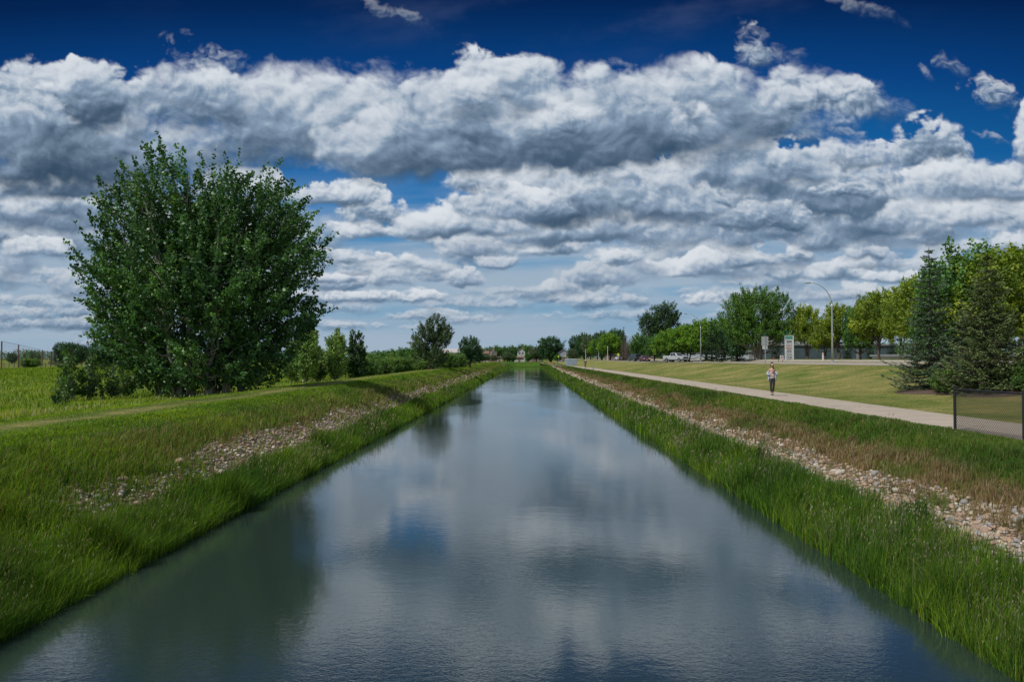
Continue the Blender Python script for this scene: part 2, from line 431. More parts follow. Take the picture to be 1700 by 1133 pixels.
# ------------------------------------------------------------------ the sky in view: a far shell, coloured per vertex, glowing like the sky it is
def build_sky():
    nx, ny = 1560, 500
    sx = np.linspace(-1.08, 1.08, nx)              # tangent of azimuth
    sy = np.linspace(0.60, -0.035, ny)             # tangent of elevation along +Y
    S, T_ = np.meshgrid(sx, sy)
    img = paint_sky(874 + F * S, 595 - F * T_)
    rad = 4200.0
    d = np.stack([S, np.ones_like(S), T_], -1)
    d = d / np.linalg.norm(d, axis=-1, keepdims=True) * rad
    d[..., 2] += CAMZ
    vs = d.reshape(-1, 3)
    idx = np.arange(nx * ny).reshape(ny, nx)
    q = np.stack([idx[:-1, :-1], idx[1:, :-1], idx[1:, 1:], idx[:-1, 1:]], -1).reshape(-1, 4)
    me = bpy.data.meshes.new('sky')
    fill_mesh(me, vs, q.reshape(-1), np.full(len(q), 4))
    add_color(me, np.concatenate([img.reshape(-1, 3), np.ones((nx * ny, 1))], 1))
    m = bpy.data.materials.new('sky_air'); m.use_nodes = True
    t = m.node_tree; t.nodes.clear()
    o = t.nodes.new('ShaderNodeOutputMaterial'); e = t.nodes.new('ShaderNodeEmission')
    a = t.nodes.new('ShaderNodeAttribute'); a.attribute_name = 'col'
    t.links.new(a.outputs['Color'], e.inputs[0]); t.links.new(e.outputs[0], o.inputs[0])
    m.cycles.emission_sampling = 'NONE'
    me.materials.append(m)
    ob = bpy.data.objects.new('sky', me); COL.objects.link(ob)
    ob['kind'] = 'structure'
    return ob
build_sky()
# ------------------------------------------------------------------ lie of the land (z = 0 is the water)
def ypts(y, ks, vs): return np.interp(y, ks, vs)
def road_c(y):
    y = np.asarray(y, float)
    return 31.5 + np.where(y < 92, ((92 - y) / 92.0) ** 2 * 20, 0)
def road_z(y): return ypts(y, [0, 60, 100, 165, 300, 600], [3.05, 3.08, 3.05, 2.80, 2.95, 3.1])
def path_c(y): return ypts(y, [-20, 28, 60, 120, 165, 215, 255, 300, 340], [13.05, 13.05, 12.75, 12.6, 12.0, 10.3, 8.6, 7.6, 7.0])
PATH_W = 3.2
def bump_n(x, y):
    return fbm(x * 0.35, y * 0.22, 301, 4) * 0.07
def ground_z(x, y):
    x = np.asarray(x, float); y = np.asarray(y, float)
    x, y = np.broadcast_arrays(x, y)
    wob = fbm(y / 2.2, x * 0 + 8.3 + np.sign(x), 79, 3) * 0.085 + fbm(y / 7.0, x * 0 + 3.3, 77, 3) * 0.10 + fbm(y / 40.0, x * 0 + 9.3, 78, 2) * 0.12
    # right bank: water edge, stone strip, shoulder, path
    pc = path_c(y); shl = pc - PATH_W / 2 - 0.25
    xr = np.array([-9, 4.6, 5.0, 5.75, 6.9, 8.2])
    base = np.interp(x - wob, np.concatenate([xr, [10.0]]), [-1.2, -1.2, -.35, 0.03, 0.50, 0.96, 1.60])
    far = x - wob > 10.0
    # when the path swings towards the water the bank steepens
    zr = np.where(far, 1.60 + np.clip((x - wob - 10.0) / 1.2, 0, 1) * 0.05, base)
    squeeze = np.clip((10.9 - shl) / 5.0, 0, 1)
    zr = zr + squeeze * smooth(x, 5.9, 7.2) * np.maximum(1.62 - zr, 0)
    rz = road_z(y); rc = road_c(y)
    t = smooth(x, pc + PATH_W / 2 + .4, rc - 7.6)
    lawn = 1.65 + (rz - 0.03 - 1.65) * np.where(x > pc + PATH_W / 2 + .4, t, 0)
    zr = np.where(x > pc, lawn, zr)
    beyond = smooth(x, rc + 6.5, rc + 12) * (3.45 - (rz - 0.03))
    zr = np.where(x > rc, (rz - 0.03) + beyond + smooth(x, 90, 400) * 0.6, zr)
    # left bank
    crest = ypts(y, [0, 25, 60, 120, 330], [1.80, 1.88, 2.02, 2.10, 2.15])
    xl = x + wob
    k = (-xl)
    zl = np.interp(k, [4.5, 6.3, 6.98, 7.5, 8.9, 10.4], [-1.2, -.35, 0.03, .38, 1.12, 1.72])
    zl = np.where(k > 10.4, crest - (crest - 1.72) * np.clip((11.3 - k) / .9, 0, 1), zl)
    fieldz = 1.30
    zl = np.where(k > 13.2, crest + (fieldz - crest) * smooth(k, 13.2, 18.5), zl)
    z = np.where(x > 0, zr, zl)
    amp = np.where((np.abs(x) > 6.2) & ((x < 10.4)), 1.0, 0.0) * np.where(x > 0, 1, 1)
    z = z + bump_n(x, y) * amp * smooth(np.abs(x), 6.3, 7.5)
    # the canal bends out of sight behind a cross bank
    e = smooth(y, 326, 336)
    z = z + e * (np.maximum(z, 2.0) - z)
    z = np.where(y > 420, z + smooth(y, 420, 1500) * 1.2, z)
    z = z + np.where(y < -8, 0, 0)
    return z

# colour patches of the ground cover, as fields other builders share
GREEN = np.array([0.070, 0.135, 0.018]); DGREEN = np.array([0.040, 0.090, 0.014]); LAWN = np.array([0.150, 0.178, 0.050]); DRY = np.array([0.310, 0.265, 0.115])
RUST = np.array([0.205, 0.120, 0.062]); SOIL = np.array([0.20, 0.165, 0.115]); FIELD = np.array([0.130, 0.185, 0.024]); STONE = np.array([0.42, 0.37, 0.31])
def rockiness(x, y):
    """1 where stones lie bare"""
    x = np.asarray(x, float); y = np.asarray(y, float)
    n = fbm(x * .55, y * .16, 41, 4) ; n2 = fbm(x * 1.6, y * .8, 42, 3)
    cr = 7.45 + fbm(y / 9.0, y * 0 + 1.0, 43, 3) * 0.28
    r = smooth(1 - np.abs(x - cr) / (0.92 + n * .25), 0.0, 0.35) * (0.86 + .5 * n2)
    r = r * smooth(y, 300, 240)
    cl = -8.05 + fbm(y / 7.0, y * 0 + 5.0, 44, 3) * 0.35
    ml = smooth(y, 12.5, 15.5) * smooth(y, 250, 120)
    near = np.interp(y, [0, 14, 18, 21, 24, 33, 37, 44, 52, 70, 110, 200], [.2, .4, .6, .9, 1.0, 1.0, .8, .75, .8, .75, .7, .6])
    l = smooth(1 - np.abs(x - cl) / (1.05 + n * .45), 0.0, 0.4) * ml * np.clip(near + n2 * .55, 0, 1.1)
    return np.clip(np.where(x > 0, r, l), 0, 1)
def track(x, y):
    a = np.exp(-((x + 12.85 + 0.25 * np.sin(y / 9)) / 0.62) ** 2)
    b = np.exp(-((x + 14.1 + 0.25 * np.sin(y / 9)) / 0.40) ** 2) * .6
    return np.clip((a + b) * (0.75 + 0.5 * fbm(x * 0.8, y * .35, 51, 3)), 0, 1)
def ground_col(x, y):
    x, y = np.broadcast_arrays(np.asarray(x, float), np.asarray(y, float))
    n = fbm(x * .22, y * .12, 61, 5, .6)[..., None]; n2 = fbm(x * .9, y * .5, 62, 4)[..., None]
    streak = fbm(x * .16, y * .42, 63, 5, .6)[..., None]
    c = GREEN + (DGREEN - GREEN) * np.clip(.5 + n, 0, 1)
    lawn = LAWN + (DRY - LAWN) * np.clip(.34 + .5 * n + .75 * streak, 0, .95) + (GREEN - LAWN) * np.clip(-.9 * n2 + .0, 0, .6)
    pc = path_c(y)
    isl = smooth(x, pc + 1.0, pc + 1.6)[..., None]
    c = c + (lawn - c) * isl
    rust = smooth(x, 7.5, 8.2) * smooth(x, 9.6, 8.8) * np.clip(.65 + .6 * n[..., 0], 0, 1)
    c = c + (RUST - c) * (rust * .8)[..., None]
    rk = rockiness(x, y)[..., None]
    c = c + (SOIL - c) * np.clip(rk * 1.2, 0, 1)
    # far stones read as a pale strip
    farst = smooth(y, 90, 150) * (x > 0)
    c = c + (STONE * .9 - c) * (rk * farst[..., None])
    ld = smooth(x, -8.3, -9.3) * smooth(x, -11.2, -10.2)
    c = c + (SOIL * .9 - c) * (ld * .25)[..., None]
    field = FIELD + (np.array([.19, .18, .05]) - FIELD) * np.clip(.3 + n, 0, .8)
    c = c + (field - c) * smooth(x, -14.5, -17)[..., None]
    c = c + (DRY * .95 - c) * (track(x, y) * .62)[..., None] * (x < -10)[..., None]
    wet = smooth(ground_z(x, y), 0.10, -0.05)[..., None] * (np.abs(x) < 8)[..., None]
    c = c * (1 - wet * .75)
    return c

def grid_sheet(name, xs, ys, zf, m, cf=None, kind='structure'):
    X_, Y_ = np.meshgrid(xs, ys)
    Z_ = zf(X_, Y_)
    vs = np.stack([X_, Y_, Z_], -1).reshape(-1, 3)
    nx, ny = len(xs), len(ys)
    idx = np.arange(nx * ny).reshape(ny, nx)
    q = np.stack([idx[:-1, :-1], idx[:-1, 1:], idx[1:, 1:], idx[1:, :-1]], -1).reshape(-1, 4)
    me = bpy.data.meshes.new(name)
    fill_mesh(me, vs, q.reshape(-1), np.full(len(q), 4), smooth_=True)
    if cf is not None:
        c = cf(X_, Y_).reshape(-1, 3)
        add_color(me, np.concatenate([c, np.ones((len(c), 1))], 1))
    o = link(name, me, m); tag(o, kind=kind)
    return o

gm = bpy.data.materials.new('ground_cover'); gm.use_nodes = True
t = gm.node_tree; b = t.nodes['Principled BSDF']; b.inputs['Roughness'].default_value = 0.9; b.inputs['Specular IOR Level'].default_value = 0.1
a = t.nodes.new('ShaderNodeAttribute'); a.attribute_name = 'col'
g = t.nodes.new('ShaderNodeTexCoord')
n1 = noise(t, g.outputs['Object'], 9.0, 6.0, 0.7)
n2 = noise(t, g.outputs['Object'], 0.7, 4.0, 0.6)
cc = mixcol(t, 1.0, a.outputs['Color'], mixcol(t, n1.step(0.3, 0.7), (0.62, 0.66, 0.55), (1.35, 1.3, 1.2)), 'MULTIPLY')
cc = mixcol(t, 1.0, cc, mixcol(t, n2.step(0.3, 0.7), (0.82, 0.9, 0.85), (1.15, 1.08, 1.1)), 'MULTIPLY')
t.links.new(cc, b.inputs['Base Color'])
gx_, gy_, _g = separate(t, g.outputs['Object'])
n3 = noise(t, combine(t, gx_ * .55, gy_ * 1.6, 0), 1.3, 6.0, 0.68)
cc = mixcol(t, 1.0, cc, mixcol(t, n3.step(0.32, 0.68), (0.76, 0.86, 0.80), (1.30, 1.16, 1.25)), 'MULTIPLY')
t.links.new(cc, b.inputs['Base Color'])
bn = t.nodes.new('ShaderNodeBump'); bn.inputs['Strength'].default_value = 0.9; bn.inputs['Distance'].default_value = 0.06
t.links.new(noise(t, g.outputs['Object'], 14.0, 5.0, 0.7).s, bn.inputs['Height']); t.links.new(bn.outputs[0], b.inputs['Normal'])

def spaced(a, b, s0, growth):
    out = [a]; s = s0
    while out[-1] < b: out.append(out[-1] + s); s *= growth
    return out
xs = sorted(set([-x for x in spaced(20, 4500, 1.2, 1.16)] + list(np.arange(-20, -4.4, .14)) + [-4.4, 0, 4.4] + list(np.arange(4.5, 15.5, .14)) + list(np.arange(15.5, 50, .6)) + spaced(50, 4500, 1.5, 1.18)))
ys = sorted(set([-y for y in spaced(6, 900, 3, 1.4)] + list(np.arange(-6, 60, .24)) + list(spaced(60, 322, .3, 1.012)) + list(np.arange(322, 345, .8)) + spaced(345, 4600, 3, 1.12)))
grid_sheet('ground', np.array(xs), np.array(ys), ground_z, gm, ground_col)

# ------------------------------------------------------------------ path, road, sidewalk
def ribbon(name, cf, hw, ys, z, m, nx=5, crown=0.0):
    vs = []; n = len(ys)
    for y in ys:
        c = float(cf(y))
        for k in range(nx):
            u = -1 + 2 * k / (nx - 1)
            vs.append((c + u * hw, y, float(z(c + u * hw, y)) + crown * (1 - u * u)))
    f = [[i * nx + k, i * nx + k + 1, (i + 1) * nx + k + 1, (i + 1) * nx + k] for i in range(n - 1) for k in range(nx - 1)]
    mb = MB(); mb.poly(vs, f)
    o = mb.build(name, m, fix=False, sm=True); tag(o, kind='structure')
    return o
concrete = bpy.data.materials.new('path_concrete'); concrete.use_nodes = True
t = concrete.node_tree; b = t.nodes['Principled BSDF']; b.inputs['Roughness'].default_value = 0.85; b.inputs['Specular IOR Level'].default_value = 0.25
g = t.nodes.new('ShaderNodeTexCoord')
px_, py_, pz_ = separate(t, g.outputs['Object'])
n1 = noise(t, g.outputs['Object'], 1.1, 6.0, 0.62); n2 = noise(t, g.outputs['Object'], 60.0, 3.0, 0.7)
cc = mixcol(t, n1.step(0.3, 0.72), (0.440, 0.375, 0.305), (0.355, 0.305, 0.250))
cc = mixcol(t, 1.0, cc, mixcol(t, n2.step(0.25, 0.75), (0.82, 0.82, 0.82), (1.12, 1.12, 1.1)), 'MULTIPLY')
# wandering cracks across the path
w = noise(t, combine(t, px_ * 1.0, py_ * 0.25), 0.9, 5.0, 0.65, '2D')
yy = py_ + (w - 0.5) * 3.2
cr = (yy * (1 / 9.0))._m('FRACT') - 0.5
crack = cr.abs().step(0.0016, 0.0042, 1.0, 0.0) * noise(t, g.outputs['Object'], 0.5, 2.0).step(0.40, 0.52)
cc = mixcol(t, crack, cc, (0.075, 0.08, 0.05))
t.links.new(cc, b.inputs['Base Color'])
PY_ = list(np.arange(-10, 120, 1.0)) + list(np.arange(120, 345, 2.5))
ribbon('path', path_c, PATH_W / 2, PY_, lambda x, y: 1.655, concrete, crown=0.02)

asphalt = mat('asphalt', (0.085, 0.083, 0.085), 0.85, var=(0.6, (0.12, 0.115, 0.11), 0.35, 0.7))
pale_road = mat('worn_concrete_road', (0.36, 0.315, 0.265), 0.85, var=(0.8, (0.29, 0.255, 0.215), 0.35, 0.7))
kerbm = mat('kerb_concrete', (0.42, 0.38, 0.33), 0.85)
ribbon('road', road_c, 6.3, list(np.arange(148, 620, 4)), lambda x, y: road_z(y) - 0.02 + .0, asphalt, crown=0.06)
ribbon('road_worn_section', road_c, 6.3, list(np.arange(10, 149, 3)), lambda x, y: road_z(y) - 0.02, pale_road, crown=0.06)
def kerb(name, side, y0, y1):
    mb = MB(); yy = list(np.arange(y0, y1, 4.0))
    for a_, b_ in zip(yy[:-1], yy[1:]):
        c0, c1 = float(road_c(a_)) + side * 6.4, float(road_c(b_)) + side * 6.4
        z0, z1 = float(road_z(a_)), float(road_z(b_))
        w_ = .1
        mb.poly([(c0 - w_, a_, z0 - .1), (c0 + w_, a_, z0 - .1), (c1 + w_, b_, z1 - .1), (c1 - w_, b_, z1 - .1),
                 (c0 - w_, a_, z0 + .10), (c0 + w_, a_, z0 + .10), (c1 + w_, b_, z1 + .10), (c1 - w_, b_, z1 + .10)],
                [(4, 5, 6, 7), (0, 1, 5, 4), (1, 2, 6, 5), (2, 3, 7, 6), (3, 0, 4, 7)])
    tag(mb.build(name, kerbm), kind='structure')
kerb('kerb_far_side', 1, 12, 600)
kerb('kerb_near_side', -1, 160, 600)
paint = mat('road_paint', (0.62, 0.50, 0.10), 0.7)
mb = MB()
for y in np.arange(150, 500, 8):
    z0, z1 = float(road_z(y)) + .046, float(road_z(y + 4)) + .046
    mb.poly([(31.44, y, z0), (31.56, y, z0), (31.56, y + 4, z1), (31.44, y + 4, z1)], [(0, 1, 2, 3)])
tag(mb.build('road_marking', paint, fix=False), kind='structure')
sw = ribbon('sidewalk', lambda y: road_c(y) + 9.6, 0.8, list(np.arange(20, 420, 4)), lambda x, y: float(ground_z(x, y)) + .03, kerbm)

# ------------------------------------------------------------------ water
wm = bpy.data.materials.new('canal_water'); wm.use_nodes = True
t = wm.node_tree; b = t.nodes['Principled BSDF']
b.inputs['Base Color'].default_value = (0.022, 0.038, 0.033, 1)
b.inputs['Roughness'].default_value = 0.04; b.inputs['IOR'].default_value = 2.5
g = t.nodes.new('ShaderNodeTexCoord')
ox, oy, oz = separate(t, g.outputs['Object'])
rp = combine(t, ox * 1.0, oy * 1.35, 0.0)
n1 = noise(t, rp, 1.3, 3.0, 0.5, '2D', 0.4)
n2 = noise(t, rp, 6.5, 4.0, 0.55, '2D', 0.6)
n3 = noise(t, combine(t, ox * .35, oy * .12), 0.8, 3.0, 0.5, '2D')
calm = n3.step(0.35, 0.65, 0.45, 1.25)
n4 = noise(t, rp, 21.0, 3.0, 0.5, '2D', 0.3)
h = n1 * 0.0012 + n2 * calm * 0.0014 + n4 * calm * 0.00075
bn = t.nodes.new('ShaderNodeBump'); bn.inputs['Strength'].default_value = 1.0; bn.inputs['Distance'].default_value = 1.0
t.links.new(h.s, bn.inputs['Height']); t.links.new(bn.outputs[0], b.inputs['Normal'])
mb = MB(); mb.poly([(-8.6, -60, 0), (8.2, -60, 0), (8.2, 340, 0), (-8.6, 340, 0)], [(0, 1, 2, 3)])
tag(mb.build('water', wm, fix=False), kind='structure')
# ------------------------------------------------------------------ grass blades (one mesh per stand)
grass_m = leaf_mat('grass_blades', (1, 1, 1), 0.38, 0.6, 0.15)
def unit(v): return v / np.maximum(np.linalg.norm(v, axis=-1, keepdims=True), 1e-9)
def blades_arrays(P, h, w, col, lean=0.35, wind=(0.25, 0.1), tipcol=None):
    n = len(P)
    az = rng.uniform(0, 2 * PI, n)
    side = np.stack([np.cos(az), np.sin(az), np.zeros(n)], -1)
    # broad faces mostly turn to the viewer's side of the bank so that thin blades stay visible from anywhere
    la = rng.uniform(0, 2 * PI, n); lm = np.abs(rng.normal(0, lean, n))
    ln = np.stack([np.cos(la) * lm + wind[0], np.sin(la) * lm + wind[1], np.zeros(n)], -1)
    H = h[:, None]; W = w[:, None]
    up = np.array([0, 0, 1.0])
    mid = P + up * H * .55 + ln * H * .28
    tip = P + up * H * (1 - .25 * np.minimum(lm, 1.5)[:, None]) + ln * H * 1.0
    v = np.stack([P - side * W * .5, P + side * W * .5, mid + side * W * .38, mid - side * W * .38, tip], 1).reshape(-1, 3)
    b = np.arange(n) * 5
    loops = np.stack([b, b + 1, b + 2, b + 3, b + 3, b + 2, b + 4], -1).reshape(-1)
    sizes = np.tile([4, 3], n)
    c = np.repeat(col[:, None, :], 5, 1)
    if tipcol is not None: c[:, 4] = tipcol; c[:, 2:4] = c[:, 2:4] * .6 + tipcol[:, None] * .4
    return v, loops, sizes, c.reshape(-1, 3), tip
def heads_arrays(tip, s, col):
    """feathery seed heads: three crossed slivers on each stem tip"""
    n = len(tip); vs = []; 
    for k in range(2):
        az = rng.uniform(0, 2 * PI, n); d = np.stack([np.cos(az), np.sin(az), np.zeros(n)], -1) * s[:, None]
        up = unit(np.stack([rng.normal(.35, .3, n), rng.normal(0.1, .3, n), np.ones(n)], -1)) * s[:, None] * 8
        vs.append(np.stack([tip - up * .35, tip + d * .8 + up * .1, tip + up * .75, tip - d * .8 + up * .1], 1))
    v = np.concatenate(vs).reshape(-1, 3); m = 2 * n
    b = np.arange(m) * 4
    loops = np.stack([b, b + 1, b + 2, b + 3], -1).reshape(-1)
    return v, loops, np.full(m, 4), np.repeat(np.concatenate([col, col])[:, None], 4, 1).reshape(-1, 3)
def merge_link(name, parts, m, kind=None, parent=None):
    vs = []; ls = []; ss = []; cs = []; b = 0
    for p in parts:
        v, l, s, c = p[:4]
        vs.append(v); ls.append(l + b); ss.append(s); cs.append(c); b += len(v)
    v = np.concatenate(vs); c = np.concatenate(cs)
    me = bpy.data.meshes.new(name)
    fill_mesh(me, v, np.concatenate(ls), np.concatenate(ss))
    add_color(me, np.concatenate([c, np.ones((len(c), 1))], 1))
    o = link(name, me, m, parent)
    if kind: tag(o, kind=kind)
    return o
def sample_y(n, y0, y1, p=1.5):
    u = rng.random(n); q = 1 - p
    return (y0 ** q + u * (y1 ** q - y0 ** q)) ** (1 / q)
def pick(cols, n, wts=None):
    cols = np.array(cols); i = rng.choice(len(cols), n, p=wts)
    return cols[i] * rng.uniform(.75, 1.25, (n, 1)) * (1 + rng.normal(0, .05, (n, 3)))
def stand(name, n, x0, x1, y0, y1, hfun, cols, wts=None, keep=None, w0=.006, p=1.5, lean=.3, wind=(.10, .02), heads=0.0, headcol=None, headh=1.25, label=None, fade=None, xf=None):
    y = sample_y(n, y0, y1, p); x = rng.uniform(x0, x1, n)
    if xf is not None: x = x + xf(y)
    # blades gather in tussocks
    ts = 0.22; x = x + fbm(x / ts, y / ts, 901, 2) * .07; y = y + fbm(x / ts + 7, y / ts, 902, 2) * .07
    if keep is not None:
        k = rng.random(n) < keep(x, y); x = x[k]; y = y[k]
    z = ground_z(x, y)
    k = z > -.16; x, y, z = x[k], y[k], z[k]; n = len(x)
    d = np.hypot(x, y)
    h = hfun(x, y) * rng.uniform(.6, 1.15, n) * (1 + .35 * fbm(x * .7, y * .35, 903, 3) + .22 * fbm(x * 3, y * 3, 904, 2))
    w = np.maximum(w0 * rng.uniform(.7, 1.4, n), d * .00075)
    col = pick(cols, n, wts)
    v = fbm(x * .35, y * .18, 905, 4)[:, None]
    col = col * (1 + .30 * v) * (1 + np.clip(v, -.6, 1) * np.array([.35, .12, -.1]))
    if fade is not None: col = fade(x, y, col)
    tuft = smooth(fbm(x * 1.1, y * .8, 907, 3), .25, .75); h = h * (1 + .75 * tuft * (h > .12)); col = col * (1 - .28 * tuft[:, None])
    P = np.stack([x, y, z - .02], -1)
    v_, l, s, c, tip = blades_arrays(P, h, w, col, lean, wind, tipcol=col * 1.12)
    parts = [(v_, l, s, c)]
    if heads > 0:
        k = rng.random(n) < heads * smooth(fbm(x * .5, y * .25, 906, 3), -.5, .6)
        m = int(k.sum())
        Pk = P[k]; hk = h[k] * rng.uniform(1.05, headh, m)
        hc = pick(headcol, m)
        v2, l2, s2, c2, tip2 = blades_arrays(Pk, hk, np.maximum(.0035, d[k] * .0004), hc * .8, lean * .6, wind)
        parts.append((v2, l2, s2, c2)); parts.append(heads_arrays(tip2, np.clip(d[k] * .00045, .0055, .018), hc))
    return tag(merge_link(name, parts, grass_m, 'stuff'), label, 'grass')
GA = (0.080, 0.168, 0.018); GB = (0.054, 0.128, 0.015); GC = (0.175, 0.285, 0.018); GY = (0.250, 0.370, 0.018); GD = (0.045, 0.105, 0.016)
TAN = (0.33, 0.27, 0.15); RU = (0.22, 0.125, 0.060); OL = (0.140, 0.150, 0.040); PALE = (0.40, 0.36, 0.27)
band = lambda x, a, b, c, d: smooth(x, a, b) * smooth(x, d, c)
stand('waterside_grass', 230000, 5.42, 7.25, 3.0, 325, lambda x, y: .52 - .10 * smooth(x, 6.4, 7.2), [GA, GB, GC, GD, OL], [.32, .28, .22, .12, .06],
      keep=lambda x, y: (1 - .55 * rockiness(x, y)) * np.clip(.75 + .5 * fbm(x * 2, y * 1.2, 911, 3), .25, 1) * smooth(x, 7.35, 6.7), w0=.0085, p=1.55, lean=.38, heads=.07, headcol=[PALE, TAN, (.24, .20, .14), (.22, .20, .18), (.19, .21, .09)], headh=1.6,
      label='tall green seeding grass along the waterline of the right bank')
stand('waterside_grass', 210000, -7.75, -6.62, 3.0, 325, lambda x, y: .50 - .12 * smooth(-x, 7.3, 7.8), [GA, GB, GC, GD, OL], [.32, .30, .20, .13, .05],
      keep=lambda x, y: (1 - .55 * rockiness(x, y)) * np.clip(.75 + .5 * fbm(x * 2, y * 1.2, 912, 3), .25, 1), w0=.0085, p=1.55, lean=.38, heads=.05, headcol=[PALE, TAN, (.24, .20, .14), (.19, .21, .09)], headh=1.55,
      label='tall green grass along the waterline of the left bank')
def rustfade(x, y, c):
    g = np.clip(smooth(x + .6 * fbm(x * .6, y * .22, 921, 3), 8.45, 9.35) + .75 * smooth(fbm(x * .9, y * .5, 922, 3), -.05, .5), 0, 1)[:, None]
    r = pick([RU, TAN, OL, (.34, .23, .17), (.25, .17, .14)], len(x), [.24, .24, .22, .18, .12])
    return r * (1 - g) + c * g
stand('bank_grass', 190000, 7.6, 10.6, 4.0, 300, lambda x, y: .23 - .06 * smooth(x, 9.8, 10.5), [GA, GB, OL, (.12, .16, .04)], [.3, .34, .2, .16],
      keep=lambda x, y: (1 - .74 * rockiness(x, y)) * np.clip(.8 + .5 * fbm(x * 1.5, y, 913, 3), .3, 1), w0=.0065, p=1.45, lean=.5, heads=.03, headcol=[TAN, RU], headh=1.4, fade=rustfade,
      label='dry russet and tan grass between the stones and the green shoulder of the right bank')
stand('shoulder_grass', 120000, -2.7, -1.45, 5.0, 300, lambda x, y: .10, [(.080, .150, .026), (.115, .185, .034), (.055, .115, .020), (.15, .19, .045)], [.3, .3, .2, .2], w0=.006, p=1.4, lean=.6, xf=lambda y: path_c(y),
      label='short green grass on the shoulder beside the path')
stand('lawn_grass', 170000, 1.62, 15.5, 14, 150, lambda x, y: .045 + .02 * smooth(x, 14.6, 14.2), [(.15, .19, .05), (.20, .22, .07), (.10, .15, .03), (.33, .29, .13)], [.36, .26, .22, .16], w0=.008, p=1.35, lean=.9, xf=lambda y: path_c(y),
      keep=lambda x, y: (x < road_c(y) - 6.6) * 1.0, fade=lambda x, y, c: c * .72 + ground_col(x, y) * .42, label='mown lawn with dry streaks between the path and the road')
def leftfade(x, y, c):
    n = fbm(x * .5, y * .22, 931, 4)
    dry = np.clip(.35 * smooth(-x, 8.0, 8.8) * smooth(-x, 10.6, 9.8) + .45 * rockiness(x, y) + .35 * n * (x > -11), 0, .75)[:, None] * smooth(y, 8, 20)[:, None]
    r = pick([TAN, OL, RU, (.22, .17, .08)], len(x), [.3, .4, .12, .18])
    k = rng.random((len(x), 1)) < dry
    return np.where(k, r, c)
stand('bank_grass', 230000, -11.4, -7.45, 3.5, 300, lambda x, y: .30 - .20 * smooth(-x, 9.6, 10.6), [GA, GB, GC, OL], [.28, .20, .36, .16],
      keep=lambda x, y: (1 - .93 * rockiness(x, y)) * np.clip(.85 + .5 * fbm(x * 1.5, y, 914, 3), .3, 1), w0=.0065, p=1.5, lean=.5, heads=.014, headcol=[(.22, .19, .10)], headh=1.4, fade=leftfade,
      label='green and straw coloured grass on the slope of the left bank')
def crestfade(x, y, c):
    t_ = track(x, y)[:, None]
    return c * (1 - t_) + pick([DRY, TAN], len(x)) * t_ * .9
stand('crest_grass', 160000, -17.5, -10.6, 6, 300, lambda x, y: .09 + .12 * smooth(-x, 14.5, 17) - .06 * track(x, y), [GA, GC, GY, (.16, .23, .035)], [.12, .36, .38, .14],
      keep=lambda x, y: 1 - .75 * track(x, y), w0=.008, p=1.4, lean=.6, fade=crestfade, label='short grass with a worn track on the crest of the left bank')
stand('field_grass', 170000, -120, -16.5, 22, 230, lambda x, y: .26 + 0 * x, [(.160, .265, .018), (.120, .215, .016), (.185, .245, .026), (.22, .31, .022)], [.35, .25, .25, .15],
      keep=lambda x, y: (x > -.85 * y - 4) * 1.0, w0=.012, p=1.2, lean=.5, label='rough yellow-green meadow beyond the left bank')
# small white clover heads dotting the meadow edge
n = 2600; y = sample_y(n, 24, 75, 1.2); x = rng.uniform(-52, -17, n); k = (x > -.8 * y) & (rng.random(n) < smooth(fbm(x * .25, y * .2, 941, 3), -.2, .5)); x, y = x[k], y[k]
tip = np.stack([x, y, ground_z(x, y) + .24], -1)
tag(merge_link('clover_flowers', [heads_arrays(tip, np.full(len(x), .020), pick([(.5, .5, .42)], len(x)))], grass_m, 'stuff'), 'small white clover heads scattered in the meadow', 'flowers')

# ------------------------------------------------------------------ stones
def stone_mat(name, base, var):
    m = mat(name, base, 0.85, bump=(30, .5), var=(5.0, var, .3, .7))
    return m
stone_cols = [((.44, .36, .28), (.31, .25, .19)), ((.41, .29, .21), (.29, .20, .15)), ((.34, .32, .31), (.24, .225, .22)), ((.53, .47, .41), (.39, .34, .28)), ((.36, .24, .165), (.46, .34, .235))]
STM = [stone_mat('cobble_' + n_, *c) for n_, c in zip(('buff', 'brown', 'grey', 'pale', 'tan'), stone_cols)]
def ico(sub):
    bm = bmesh.new(); bmesh.ops.create_icosphere(bm, subdivisions=sub, radius=1.0)
    v = np.array([q.co[:] for q in bm.verts]); f = np.array([[q.index for q in p.verts] for p in bm.faces]); bm.free()
    return v, f
def stone_shape(seed, sub=2):
    v, f = ico(sub); r = np.random.default_rng(seed)
    s = 1 + .16 * np.sin(v @ r.normal(0, 1.6, 3) + r.uniform(0, 6))[:, None] + .10 * np.sin(v @ r.normal(0, 2.6, 3) + r.uniform(0, 6))[:, None]
    v = v * s
    for _ in range(5):                      # broken faces
        d = unit(r.normal(0, 1, 3)); c = r.uniform(.72, .92); k = v @ d
        v = v - d[None] * np.maximum(k - c, 0)[:, None] * .8
    v = v * np.array([1.0, r.uniform(.7, .95), r.uniform(.48, .72)])
    return v, f
shapes = [stone_shape(s_) for s_ in range(8)]
low = [stone_shape(s_, 1) for s_ in range(8)]
